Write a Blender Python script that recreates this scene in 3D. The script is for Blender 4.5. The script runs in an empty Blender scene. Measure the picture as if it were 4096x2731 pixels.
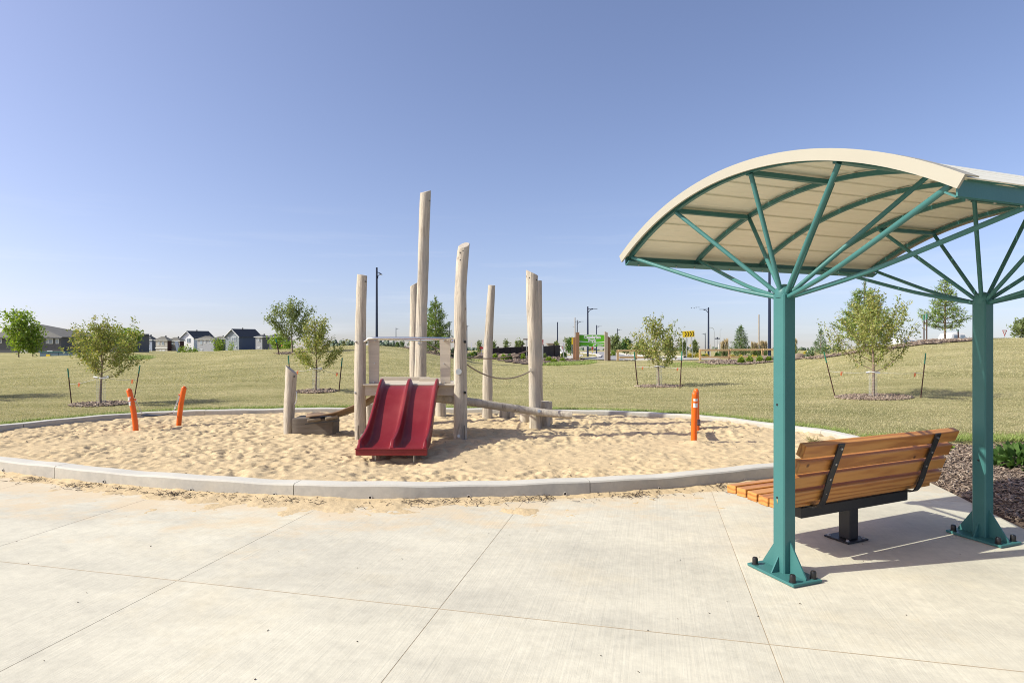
import bpy, bmesh, math, random
import numpy as np
from mathutils import Vector, Matrix
from mathutils.geometry import tessellate_polygon

random.seed(7)
rng = np.random.default_rng(11)
SC = bpy.context.scene
COL = SC.collection

# ------------------------------------------------------------------ camera, sky, sun, exposure
F = 2420.0            # focal length in pixels of the 4096 px wide photograph
HZ = 1345.0           # row of the level line
CH = 1.6              # camera height
cam_d = bpy.data.cameras.new('camera')
cam = bpy.data.objects.new('camera', cam_d); COL.objects.link(cam)
cam_d.sensor_fit = 'HORIZONTAL'; cam_d.sensor_width = 36.0
cam_d.lens = 36.0 * F / 4096.0
cam_d.shift_y = -(1365.5 - HZ) / 4096.0
cam_d.clip_start = 0.05; cam_d.clip_end = 9000
cam.location = (0, 0, CH); cam.rotation_euler = (math.radians(90), 0, 0)
SC.camera = cam

SUN_EL = 38.0
SUN_AZ = 258.5                                   # compass-like, clockwise from +Y
world = bpy.data.worlds.new('World'); SC.world = world; world.use_nodes = True
wn = world.node_tree.nodes; wl = world.node_tree.links
bg = wn['Background']
sky = wn.new('ShaderNodeTexSky'); sky.sky_type = 'NISHITA'
sky.sun_disc = False
sky.sun_elevation = math.radians(SUN_EL); sky.sun_rotation = math.radians(SUN_AZ)
sky.altitude = 600; sky.air_density = 1.0; sky.dust_density = 2.7; sky.ozone_density = 3.2
tc = wn.new('ShaderNodeTexCoord')
vadd = wn.new('ShaderNodeVectorMath'); vadd.operation = 'ADD'; vadd.inputs[1].default_value = (0, 0, 0.050)
vnorm = wn.new('ShaderNodeVectorMath'); vnorm.operation = 'NORMALIZE'
wl.new(tc.outputs['Generated'], vadd.inputs[0]); wl.new(vadd.outputs[0], vnorm.inputs[0])
wl.new(vnorm.outputs[0], sky.inputs['Vector'])
tint = wn.new('ShaderNodeMix'); tint.data_type = 'RGBA'; tint.blend_type = 'MULTIPLY'
tint.inputs[0].default_value = 1.0
tint.inputs[7].default_value = (1.12, 0.945, 0.955, 1)
wl.new(sky.outputs[0], tint.inputs[6])
# thin high cloud wisps low in the sky, all round
wm = wn.new('ShaderNodeMapping'); wm.inputs['Scale'].default_value = (2.2, 2.2, 34)
wnz = wn.new('ShaderNodeTexNoise'); wnz.inputs['Scale'].default_value = 1.3; wnz.inputs['Detail'].default_value = 6; wnz.inputs['Roughness'].default_value = .6
wrp = wn.new('ShaderNodeValToRGB'); wrp.color_ramp.elements[0].position = .52; wrp.color_ramp.elements[1].position = .80
wsx = wn.new('ShaderNodeSeparateXYZ'); wmk = wn.new('ShaderNodeMapRange'); wmk.inputs['From Min'].default_value = .22; wmk.inputs['From Max'].default_value = .05
wmu = wn.new('ShaderNodeMath'); wmu.operation = 'MULTIPLY'; wm2 = wn.new('ShaderNodeMath'); wm2.operation = 'MULTIPLY'; wm2.inputs[1].default_value = .35
wmx = wn.new('ShaderNodeMix'); wmx.data_type = 'RGBA'; wmx.inputs[7].default_value = (4.6, 4.8, 5.2, 1)
wl.new(tc.outputs['Generated'], wm.inputs[0]); wl.new(wm.outputs[0], wnz.inputs['Vector']); wl.new(wnz.outputs[0], wrp.inputs[0])
wl.new(tc.outputs['Generated'], wsx.inputs[0]); wl.new(wsx.outputs[2], wmk.inputs[0]); wl.new(wmk.outputs[0], wmu.inputs[0]); wl.new(wrp.outputs[0], wmu.inputs[1])
wl.new(wmu.outputs[0], wm2.inputs[0]); wl.new(wm2.outputs[0], wmx.inputs[0]); wl.new(tint.outputs[2], wmx.inputs[6]); wl.new(wmx.outputs[2], bg.inputs['Color'])
bg.inputs['Strength'].default_value = 0.135

sun_d = bpy.data.lights.new('sun', 'SUN'); sun = bpy.data.objects.new('sun', sun_d); COL.objects.link(sun)
sun_d.energy = 3.95; sun_d.angle = math.radians(0.5); sun_d.color = (1.0, 0.985, 0.865)
az, el = math.radians(SUN_AZ), math.radians(SUN_EL)
SD = Vector((math.sin(az) * math.cos(el), math.cos(az) * math.cos(el), math.sin(el)))
sun.rotation_euler = SD.to_track_quat('Z', 'Y').to_euler()
sun.location = (-30, -8, 30)
SC.view_settings.view_transform = 'Standard'; SC.view_settings.look = 'None'
SC.view_settings.gamma = 1.0; SC.view_settings.use_curve_mapping = False
SC.view_settings.exposure = 0.55
SC.cycles.filter_width = 1.0
SC.cycles.use_denoising = True; SC.cycles.denoiser = 'OPENIMAGEDENOISE'; SC.cycles.denoising_input_passes = 'RGB_ALBEDO_NORMAL'; SC.cycles.denoising_prefilter = 'NONE'; SC.cycles.use_adaptive_sampling = False
SC.cycles.diffuse_bounces = 3; SC.cycles.glossy_bounces = 3; SC.cycles.transmission_bounces = 3; SC.cycles.sample_clamp_indirect = 4

# ------------------------------------------------------------------ helpers
def W(px, py, Y): return Vector(((px - 2048) / F * Y, Y, CH - (py - HZ) / F * Y))
def S(p, Y): return p * Y / F
def smooth(t):
    t = np.clip(t, 0, 1); return t * t * (3 - 2 * t)

class MB:
    def __init__(s): s.v = []; s.f = []; s.n = 0
    def add(s, v, f):
        v = [tuple(x) for x in v]
        s.v += v; s.f += [tuple(i + s.n for i in q) for q in f]; s.n += len(v); return s
    def box(s, c, size, R=None, bev=0.0):
        hx, hy, hz = size[0] / 2, size[1] / 2, size[2] / 2
        if bev > 0:
            bm = bmesh.new(); bmesh.ops.create_cube(bm, size=1)
            for v in bm.verts: v.co = Vector((v.co.x * 2 * hx, v.co.y * 2 * hy, v.co.z * 2 * hz))
            bmesh.ops.bevel(bm, geom=bm.edges[:], offset=bev, segments=1, affect='EDGES')
            bm.verts.ensure_lookup_table()
            vs = [v.co.copy() for v in bm.verts]; fs = [[v.index for v in f.verts] for f in bm.faces]; bm.free()
        else:
            vs = [Vector((x, y, z)) for x in (-hx, hx) for y in (-hy, hy) for z in (-hz, hz)]
            fs = [(0, 1, 3, 2), (4, 6, 7, 5), (0, 4, 5, 1), (2, 3, 7, 6), (0, 2, 6, 4), (1, 5, 7, 3)]
        c = Vector(c)
        if R is not None: vs = [R @ v for v in vs]
        return s.add([v + c for v in vs], fs)
    def tube(s, pts, rad, n=10, cap=True, closed=False):
        pts = [Vector(p) for p in pts]; m = len(pts)
        if not hasattr(rad, '__len__'): rad = [rad] * m
        vs = []; up = None
        for i, p in enumerate(pts):
            if closed: d = pts[(i + 1) % m] - pts[i - 1]
            else: d = pts[min(i + 1, m - 1)] - pts[max(i - 1, 0)]
            d.normalize()
            if up is None:
                up = Vector((0, 0, 1)) if abs(d.z) < .9 else Vector((1, 0, 0))
            a = (up - d * up.dot(d)); a.normalize(); b = d.cross(a); up = a
            for k in range(n):
                t = 2 * math.pi * k / n
                vs.append(p + (a * math.cos(t) + b * math.sin(t)) * rad[i])
        fs = []
        for i in range(m - 1 + (1 if closed else 0)):
            j = (i + 1) % m
            for k in range(n):
                fs.append((i * n + k, i * n + (k + 1) % n, j * n + (k + 1) % n, j * n + k))
        if cap and not closed:
            fs.append(tuple(range(n - 1, -1, -1))); fs.append(tuple((m - 1) * n + k for k in range(n)))
        return s.add(vs, fs)
    def cyl(s, a, b, r, n=12): return s.tube([a, b], r, n)
    def lathe(s, c, prof, n=16):
        vs = []; c = Vector(c)
        for r, z in prof:
            for k in range(n):
                t = 2 * math.pi * k / n; vs.append(c + Vector((r * math.cos(t), r * math.sin(t), z)))
        fs = []
        for i in range(len(prof) - 1):
            for k in range(n): fs.append((i * n + k, i * n + (k + 1) % n, (i + 1) * n + (k + 1) % n, (i + 1) * n + k))
        fs.append(tuple(range(n - 1, -1, -1))); fs.append(tuple((len(prof) - 1) * n + k for k in range(n)))
        return s.add(vs, fs)
    def prism(s, poly, off):
        """poly: list of 3D points of a planar outline, off: extrusion vector"""
        poly = [Vector(p) for p in poly]; off = Vector(off); n = len(poly)
        vs = poly + [p + off for p in poly]
        fs = [tuple(range(n - 1, -1, -1)), tuple(range(n, 2 * n))]
        for i in range(n):
            j = (i + 1) % n; fs.append((i, j, n + j, n + i))
        return s.add(vs, fs)
    def build(s, name, mat, parent=None, smooth=False, world=True):
        me = bpy.data.meshes.new(name)
        o3 = Vector(parent['_org']) if (parent is not None and world and '_org' in parent) else Vector((0, 0, 0))
        me.from_pydata([(v[0] - o3.x, v[1] - o3.y, v[2] - o3.z) for v in s.v], [], s.f)
        bm = bmesh.new(); bm.from_mesh(me)
        bmesh.ops.recalc_face_normals(bm, faces=bm.faces); bm.to_mesh(me); bm.free()
        return link(name, me, mat, parent, smooth)

def link(name, me, mat, parent=None, smooth=False):
    me.materials.clear(); me.materials.append(mat)
    if smooth: shade(me)
    o = bpy.data.objects.new(name, me); COL.objects.link(o)
    if parent is not None:
        o.parent = parent
        if '_org' in parent: o['_org'] = parent['_org']
    return o
def shade(me, ang=40):
    me.polygons.foreach_set('use_smooth', np.ones(len(me.polygons), dtype=bool))
    try: me.set_sharp_from_angle(angle=math.radians(ang))
    except Exception: pass
def npmesh(name, v, f, mat, parent=None, smooth=False, org=None):
    """v (n,3) array, f (m,k) array"""
    if org is None and parent is not None and '_org' in parent: org = parent['_org']
    if org is not None: v = v - np.array(org)
    me = bpy.data.meshes.new(name)
    k = f.shape[1]
    me.vertices.add(len(v)); me.vertices.foreach_set('co', v.astype(np.float32).ravel())
    me.loops.add(f.size); me.loops.foreach_set('vertex_index', f.astype(np.int32).ravel())
    me.polygons.add(len(f)); me.polygons.foreach_set('loop_start', np.arange(0, f.size, k, dtype=np.int32))
    try: me.polygons.foreach_set('loop_total', np.full(len(f), k, dtype=np.int32))
    except Exception: pass
    me.update(calc_edges=True)
    if smooth: me.polygons.foreach_set('use_smooth', np.ones(len(f), dtype=bool))
    me.materials.append(mat)
    o = bpy.data.objects.new(name, me); COL.objects.link(o)
    if parent is not None: o.parent = parent
    return o
def tag(o, label=None, cat=None, group=None, kind=None):
    if label: o['label'] = label
    if cat: o['category'] = cat
    if group: o['group'] = group
    if kind: o['kind'] = kind
    return o
def thing(name, label, cat, loc=(0, 0, 0), group=None):
    o = bpy.data.objects.new(name, None); COL.objects.link(o)
    o.location = loc; o.empty_display_size = .1
    o['_org'] = [float(x) for x in loc]
    return tag(o, label, cat, group)
def rename_copy(o, parent=None):
    c = o.copy(); COL.objects.link(c); c.parent = parent
    for ch in list(o.children): rename_copy(ch, c)
    return c
def euler_R(e):
    """(n,3) euler angles -> (n,3,3), z*y*x"""
    cx, cy, cz = np.cos(e).T; sx, sy, sz = np.sin(e).T
    R = np.empty((len(e), 3, 3))
    R[:, 0, 0] = cz * cy; R[:, 0, 1] = cz * sy * sx - sz * cx; R[:, 0, 2] = cz * sy * cx + sz * sx
    R[:, 1, 0] = sz * cy; R[:, 1, 1] = sz * sy * sx + cz * cx; R[:, 1, 2] = sz * sy * cx - cz * sx
    R[:, 2, 0] = -sy; R[:, 2, 1] = cy * sx; R[:, 2, 2] = cy * cx
    return R
def dir_R(d, roll=None):
    """frame whose x axis is d (n,3)"""
    d = d / np.linalg.norm(d, axis=1, keepdims=True)
    r = rng.normal(size=d.shape)
    y = np.cross(d, r); y /= np.linalg.norm(y, axis=1, keepdims=True)
    z = np.cross(d, y)
    return np.stack([d, y, z], axis=2)
def scatter(bv, bf, pos, R, sc):
    bv = np.array(bv, float); bf = np.array(bf, int); n = len(pos)
    v = np.einsum('nij,nkj->nki', R, bv[None] * sc[:, None, :]) + pos[:, None, :]
    f = bf[None] + (np.arange(n) * len(bv))[:, None, None]
    return v.reshape(-1, 3), f.reshape(-1, bf.shape[1])
BOXV = [(x, y, z) for x in (-.5, .5) for y in (-.5, .5) for z in (-.5, .5)]
BOXF = [(0, 1, 3, 2), (4, 6, 7, 5), (0, 4, 5, 1), (2, 3, 7, 6), (0, 2, 6, 4), (1, 5, 7, 3)]
LEAFV = [(0, 0, 0), (.35, .5, .06), (1, 0, -.12), (.35, -.5, .06)]
LEAFF = [(0, 1, 2, 3)]

# ------------------------------------------------------------------ materials
def new_mat(name):
    m = bpy.data.materials.new(name); m.use_nodes = True
    nt = m.node_tree; return m, nt.nodes, nt.links, nt.nodes['Principled BSDF']
def rgb(c): return (c[0], c[1], c[2], 1)
def ramp(n, stops):
    r = n.new('ShaderNodeValToRGB'); cr = r.color_ramp
    while len(cr.elements) > 1: cr.elements.remove(cr.elements[-1])
    cr.elements[0].position = stops[0][0]; cr.elements[0].color = rgb(stops[0][1])
    for p, c in stops[1:]:
        e = cr.elements.new(p); e.color = rgb(c)
    return r
def noise(n, l, src, scale, detail=4, rough=.6, stretch=None, rot=None, dist=0.0):
    t = n.new('ShaderNodeTexNoise'); t.inputs['Scale'].default_value = scale
    t.inputs['Detail'].default_value = detail; t.inputs['Roughness'].default_value = rough
    t.inputs['Distortion'].default_value = dist
    mp = n.new('ShaderNodeMapping')
    if rot:
        mp.inputs['Rotation'].default_value = rot
    l.new(src, mp.inputs['Vector'])
    v = mp.outputs[0]
    if stretch:
        m2 = n.new('ShaderNodeMapping'); m2.inputs['Scale'].default_value = stretch
        l.new(v, m2.inputs['Vector']); v = m2.outputs[0]
    l.new(v, t.inputs['Vector'])
    return t
def mixc(n, l, fac, a, b, mode='MIX'):
    m = n.new('ShaderNodeMix'); m.data_type = 'RGBA'; m.blend_type = mode
    if hasattr(fac, 'is_linked') or hasattr(fac, 'links'): l.new(fac, m.inputs[0])
    else: m.inputs[0].default_value = fac
    for i, x in ((6, a), (7, b)):
        if isinstance(x, (tuple, list)): m.inputs[i].default_value = rgb(x)
        else: l.new(x, m.inputs[i])
    return m.outputs[2]
def math_(n, l, op, a, b=None, clamp=False):
    m = n.new('ShaderNodeMath'); m.operation = op; m.use_clamp = clamp
    for i, x in ((0, a), (1, b)):
        if x is None: continue
        if isinstance(x, (int, float)): m.inputs[i].default_value = x
        else: l.new(x, m.inputs[i])
    return m.outputs[0]
def bump(n, l, h, strength, dist, prev=None):
    b = n.new('ShaderNodeBump'); b.inputs['Strength'].default_value = strength
    b.inputs['Distance'].default_value = dist; l.new(h, b.inputs['Height'])
    if prev is not None: l.new(prev, b.inputs['Normal'])
    return b.outputs[0]
def pm(name, c1, c2=None, scale=8, stretch=None, rough=.7, bs=0.0, bscale=None, metal=0, spec=.4, dirt=None, coat=0):
    m, n, l, p = new_mat(name)
    c2 = c2 or tuple(x * .82 for x in c1)
    t = n.new('ShaderNodeTexCoord').outputs['Object']
    oi = n.new('ShaderNodeObjectInfo')
    va = n.new('ShaderNodeVectorMath'); va.operation = 'ADD'
    vs = n.new('ShaderNodeVectorMath'); vs.operation = 'SCALE'
    cb = n.new('ShaderNodeCombineXYZ'); l.new(oi.outputs['Random'], cb.inputs[0]); l.new(oi.outputs['Random'], cb.inputs[1]); l.new(oi.outputs['Random'], cb.inputs[2])
    l.new(cb.outputs[0], vs.inputs[0]); vs.inputs['Scale'].default_value = 37.0
    l.new(t, va.inputs[0]); l.new(vs.outputs[0], va.inputs[1])
    src = va.outputs[0]
    nz = noise(n, l, src, scale, 5, .62, stretch)
    r = ramp(n, [(.32, c1), (.68, c2)]); l.new(nz.outputs[0], r.inputs[0])
    col = r.outputs[0]
    if dirt:
        nd = noise(n, l, src, scale * .23, 4, .6)
        rd = ramp(n, [(.5, (0, 0, 0)), (.72, (1, 1, 1))]); l.new(nd.outputs[0], rd.inputs[0])
        col = mixc(n, l, math_(n, l, 'MULTIPLY', rd.outputs[0], dirt[1]), col, dirt[0])
    l.new(col, p.inputs['Base Color'])
    p.inputs['Roughness'].default_value = rough; p.inputs['Metallic'].default_value = metal
    p.inputs['Specular IOR Level'].default_value = spec
    if coat: p.inputs['Coat Weight'].default_value = coat
    if bs > 0:
        nb = noise(n, l, src, bscale or scale * 4, 4, .6, stretch)
        l.new(bump(n, l, nb.outputs[0], 1.0, bs), p.inputs['Normal'])
    return m

def leaf_mat(name, cols, trans=.35, rough=.55):
    m, n, l, p = new_mat(name)
    g = n.new('ShaderNodeNewGeometry')
    k = len(cols)
    r = ramp(n, [(i / max(1, k - 1), c) for i, c in enumerate(cols)])
    l.new(g.outputs['Random Per Island'], r.inputs[0])
    l.new(r.outputs[0], p.inputs['Base Color']); p.inputs['Roughness'].default_value = rough
    p.inputs['Specular IOR Level'].default_value = .35
    tr = n.new('ShaderNodeBsdfTranslucent'); l.new(mixc(n, l, 1.0, r.outputs[0], (1.0, 1.0, .45), 'MULTIPLY'), tr.inputs['Color'])
    ms = n.new('ShaderNodeMixShader'); ms.inputs[0].default_value = trans
    l.new(p.outputs[0], ms.inputs[1]); l.new(tr.outputs[0], ms.inputs[2])
    l.new(ms.outputs[0], n['Material Output'].inputs['Surface'])
    return m

M = {}
def wood_log(name='weathered_log', c=((.54, .475, .375), (.44, .38, .30), (.27, .225, .17))):
    m, n, l, p = new_mat(name)
    t = n.new('ShaderNodeTexCoord').outputs['Object']
    oi = n.new('ShaderNodeObjectInfo')
    vs = n.new('ShaderNodeVectorMath'); vs.operation = 'SCALE'; vs.inputs['Scale'].default_value = 53.0
    cb = n.new('ShaderNodeCombineXYZ'); l.new(oi.outputs['Random'], cb.inputs[0]); l.new(oi.outputs['Random'], cb.inputs[1])
    l.new(cb.outputs[0], vs.inputs[0])
    va = n.new('ShaderNodeVectorMath'); l.new(t, va.inputs[0]); l.new(vs.outputs[0], va.inputs[1])
    src = va.outputs[0]
    n1 = noise(n, l, src, 13, 6, .72, (1, 1, .09), None, .8)
    n2 = noise(n, l, src, 40, 4, .6, (1, 1, .05))
    n3 = noise(n, l, src, 2.3, 3, .5)
    r1 = ramp(n, [(.34, c[2]), (.44, c[1]), (.56, c[0])]); l.new(n1.outputs[0], r1.inputs[0])
    r2 = ramp(n, [(.60, (0, 0, 0)), (.78, (1, 1, 1))]); l.new(n2.outputs[0], r2.inputs[0])
    col = mixc(n, l, math_(n, l, 'MULTIPLY', r2.outputs[0], .7), r1.outputs[0], c[2])
    r3 = ramp(n, [(.48, (0, 0, 0)), (.68, (1, 1, 1))]); l.new(n3.outputs[0], r3.inputs[0])
    col = mixc(n, l, math_(n, l, 'MULTIPLY', r3.outputs[0], .45), col, (.36, .34, .30))
    vo = n.new('ShaderNodeTexVoronoi'); vo.inputs['Scale'].default_value = 3.2
    mp = n.new('ShaderNodeMapping'); mp.inputs['Scale'].default_value = (1.6, 1.6, .9); l.new(src, mp.inputs[0]); l.new(mp.outputs[0], vo.inputs['Vector'])
    rk = ramp(n, [(.05, (1, 1, 1)), (.085, (0, 0, 0))]); l.new(vo.outputs['Distance'], rk.inputs[0])
    col = mixc(n, l, math_(n, l, 'MULTIPLY', rk.outputs[0], .75), col, (.16, .11, .07))
    l.new(col, p.inputs['Base Color']); p.inputs['Roughness'].default_value = .78; p.inputs['Specular IOR Level'].default_value = .25
    b1 = bump(n, l, n1.outputs[0], 1.0, .022)
    l.new(bump(n, l, n2.outputs[0], .7, .004, b1), p.inputs['Normal'])
    return m
M['log'] = wood_log()
M['log_end'] = pm('log_cut_end', (.50, .44, .36), (.36, .31, .25), 14, (1, 1, 6), .85, .004)
M['deck'] = pm('pale_timber', (.56, .49, .385), (.45, .385, .30), 6, (.15, 3, 3), .75, .002, 30)
M['teal'] = pm('teal_paint', (.050, .163, .154), (.045, .149, .142), 3, None, .38, .0006, 60, spec=.28, dirt=((.09, .24, .23), .35))
M['cream'] = pm('cream_trim', (.365, .342, .272), (.350, .326, .258), 3, None, .5)
M['panel'] = pm('cream_roof_sheet', (.80, .76, .61), (.77, .73, .58), 5, (.3, 3, 3), .42)
M['steel'] = pm('galvanised_steel', (.62, .63, .63), (.48, .49, .50), 20, None, .32, 0, None, .9)
M['stainless'] = pm('stainless_tube', (.75, .74, .72), (.66, .65, .64), 20, None, .22, 0, None, 1)
M['black'] = pm('black_powder_coat', (.016, .016, .018), (.022, .022, .024), 12, None, .42, .0006, 90)
M['cap'] = pm('black_plastic_cap', (.012, .012, .012), (.018, .018, .018), 12, None, .28)
M['slide'] = pm('red_slide_plastic', (.188, .010, .014), (.168, .009, .013), 4, (1, .3, 1), .38, .0008, 30, dirt=((.33, .07, .065), .4))
M['orange'] = pm('orange_plastic', (.80, .135, .010), (.74, .115, .009), 3, None, .32)
M['white_label'] = pm('white_sticker', (.78, .78, .76), (.7, .7, .68), 30, None, .5)
M['ink'] = pm('grey_print', (.14, .14, .15), (.2, .2, .2), 30, None, .6)
M['rope'] = pm('tan_rope', (.36, .29, .21), (.24, .19, .14), 120, None, .9, .002, 200)
M['navy'] = pm('dark_blue_pole_paint', (.012, .022, .055), (.010, .018, .045), 3, None, .4)
M['bench_wood'] = None
def bench_wood():
    m, n, l, p = new_mat('stained_cedar')
    t = n.new('ShaderNodeTexCoord').outputs['Object']
    oi = n.new('ShaderNodeObjectInfo')
    cb = n.new('ShaderNodeCombineXYZ'); l.new(oi.outputs['Random'], cb.inputs[0]); l.new(oi.outputs['Random'], cb.inputs[2])
    vs = n.new('ShaderNodeVectorMath'); vs.operation = 'SCALE'; vs.inputs['Scale'].default_value = 41.0; l.new(cb.outputs[0], vs.inputs[0])
    va = n.new('ShaderNodeVectorMath'); l.new(t, va.inputs[0]); l.new(vs.outputs[0], va.inputs[1])
    wv = n.new('ShaderNodeTexWave'); wv.wave_type = 'RINGS'; wv.rings_direction = 'X'
    wv.inputs['Scale'].default_value = 6; wv.inputs['Distortion'].default_value = 5; wv.inputs['Detail'].default_value = 3; wv.inputs['Detail Scale'].default_value = 1.2
    mp = n.new('ShaderNodeMapping'); mp.inputs['Scale'].default_value = (.22, 1.6, 1.6); mp.inputs['Location'].default_value = (0, .3, .2)
    l.new(va.outputs[0], mp.inputs[0]); l.new(mp.outputs[0], wv.inputs['Vector'])
    r = ramp(n, [(.15, (.56, .265, .070)), (.75, (.47, .195, .045)), (1, (.34, .125, .030))]); l.new(wv.outputs[0], r.inputs[0])
    n2 = noise(n, l, va.outputs[0], 60, 4, .6, (.06, 1, 1))
    col = mixc(n, l, math_(n, l, 'MULTIPLY', n2.outputs[0], .4), r.outputs[0], (.42, .17, .04))
    vo = n.new('ShaderNodeTexVoronoi'); vo.inputs['Scale'].default_value = 4.0; l.new(va.outputs[0], vo.inputs['Vector'])
    rk = ramp(n, [(.06, (1, 1, 1)), (.10, (0, 0, 0))]); l.new(vo.outputs['Distance'], rk.inputs[0])
    col = mixc(n, l, rk.outputs[0], col, (.09, .03, .012))
    l.new(col, p.inputs['Base Color']); p.inputs['Roughness'].default_value = .42; p.inputs['Specular IOR Level'].default_value = .45
    l.new(bump(n, l, n2.outputs[0], .6, .0015), p.inputs['Normal'])
    return m
M['bench_wood'] = bench_wood()

def concrete_mat(name, c1, c2, streak=True, sandy=False, top=None):
    m, n, l, p = new_mat(name)
    t = n.new('ShaderNodeNewGeometry').outputs['Position']
    a = noise(n, l, t, .75, 7, .68, (1, 1.7, 1), (0, 0, math.radians(13)))
    r = ramp(n, [(.34, c2), (.60, c1)]); l.new(a.outputs[0], r.inputs[0])
    col = r.outputs[0]
    w = noise(n, l, t, .7, 6, .7); rw = ramp(n, [(.52, (0, 0, 0)), (.70, (1, 1, 1))]); l.new(w.outputs[0], rw.inputs[0])
    col = mixc(n, l, math_(n, l, 'MULTIPLY', rw.outputs[0], .40), col, tuple(x * y for x, y in zip(c1, (1.0, .92, .78))))
    b = noise(n, l, t, 14, 5, .7)
    rb = ramp(n, [(.35, (.93, .93, .93)), (.65, (1.05, 1.05, 1.05))]); l.new(b.outputs[0], rb.inputs[0])
    col = mixc(n, l, 1.0, col, rb.outputs[0], 'MULTIPLY')
    # scattered darker scuffs
    cscf = noise(n, l, t, 2.6, 5, .75, (1, 2.2, 1), (0, 0, .5))
    rs = ramp(n, [(.60, (0, 0, 0)), (.76, (1, 1, 1))]); l.new(cscf.outputs[0], rs.inputs[0])
    col = mixc(n, l, math_(n, l, 'MULTIPLY', rs.outputs[0], .50), col, tuple(x * .72 for x in c2))
    sp = noise(n, l, t, 70, 3, .8)
    rp = ramp(n, [(.70, (0, 0, 0)), (.78, (1, 1, 1))]); l.new(sp.outputs[0], rp.inputs[0])
    col = mixc(n, l, math_(n, l, 'MULTIPLY', rp.outputs[0], .35), col, tuple(x * .6 for x in c2))
    nrm = bump(n, l, b.outputs[0], .5, .004)
    if streak:
        s = noise(n, l, t, 60, 3, .6, (1, .022, 1), (0, 0, math.radians(13.3)))
        rt = ramp(n, [(.3, (.968, .965, .958)), (.7, (1.018, 1.018, 1.018))]); l.new(s.outputs[0], rt.inputs[0])
        col = mixc(n, l, 1.0, col, rt.outputs[0], 'MULTIPLY')
        nrm = bump(n, l, s.outputs[0], .6, .003, nrm)
    oi = n.new('ShaderNodeObjectInfo'); ro = ramp(n, [(0, (.95, .95, .955)), (1, (1.03, 1.03, 1.02))]); l.new(oi.outputs['Random'], ro.inputs[0])
    col = mixc(n, l, 1.0, col, ro.outputs[0], 'MULTIPLY')
    if top:                                                         # upward-facing faces take the paler top colours
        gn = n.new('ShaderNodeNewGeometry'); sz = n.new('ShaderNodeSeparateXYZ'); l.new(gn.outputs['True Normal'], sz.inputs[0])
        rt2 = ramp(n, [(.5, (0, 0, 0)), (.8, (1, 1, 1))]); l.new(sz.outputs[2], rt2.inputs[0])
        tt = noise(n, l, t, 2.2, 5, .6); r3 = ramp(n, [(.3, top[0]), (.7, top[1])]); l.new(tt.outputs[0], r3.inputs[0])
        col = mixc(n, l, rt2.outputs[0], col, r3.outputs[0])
    if sandy:                                                       # windblown sand film near the pit, thinning out with distance
        sx = n.new('ShaderNodeSeparateXYZ'); l.new(t, sx.inputs[0])
        q = noise(n, l, t, 1.9, 6, .72, (1, 1.6, 1))
        near = math_(n, l, 'MULTIPLY', math_(n, l, 'SUBTRACT', sx.outputs[1], 3.5), .235, True)
        dx = math_(n, l, 'ABSOLUTE', math_(n, l, 'ADD', sx.outputs[0], 1.6))
        near = math_(n, l, 'SUBTRACT', near, math_(n, l, 'MULTIPLY', dx, .050), True)
        k = math_(n, l, 'ADD', q.outputs[0], near)
        rk = ramp(n, [(.80, (0, 0, 0)), (1.0, (1, 1, 1))]); l.new(k, rk.inputs[0])
        col = mixc(n, l, math_(n, l, 'MULTIPLY', rk.outputs[0], .75), col, (.58, .46, .30))
    l.new(col, p.inputs['Base Color']); p.inputs['Roughness'].default_value = .82; p.inputs['Specular IOR Level'].default_value = .25
    l.new(nrm, p.inputs['Normal'])
    return m
M['slab'] = concrete_mat('brushed_concrete', (.605, .565, .45), (.48, .45, .365), True, True)
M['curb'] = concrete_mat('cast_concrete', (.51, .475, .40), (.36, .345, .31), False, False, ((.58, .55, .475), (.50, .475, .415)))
M['joint'] = pm('joint_dirt', (.42, .345, .24), (.33, .265, .18), 9)

def sand_mat():
    m, n, l, p = new_mat('play_sand')
    t = n.new('ShaderNodeNewGeometry').outputs['Position']
    a = noise(n, l, t, 3, 5, .6)
    r = ramp(n, [(.3, (.575, .445, .268)), (.7, (.50, .385, .232))]); l.new(a.outputs[0], r.inputs[0])
    g = noise(n, l, t, 220, 2, .7)
    rg = ramp(n, [(.3, (.88, .88, .88)), (.7, (1.1, 1.1, 1.1))]); l.new(g.outputs[0], rg.inputs[0])
    col = mixc(n, l, 1.0, r.outputs[0], rg.outputs[0], 'MULTIPLY')
    l.new(col, p.inputs['Base Color']); p.inputs['Roughness'].default_value = .95; p.inputs['Specular IOR Level'].default_value = .1
    b = noise(n, l, t, 30, 4, .65)
    l.new(bump(n, l, b.outputs[0], .8, .008), p.inputs['Normal'])
    return m
M['sand'] = sand_mat()

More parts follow.
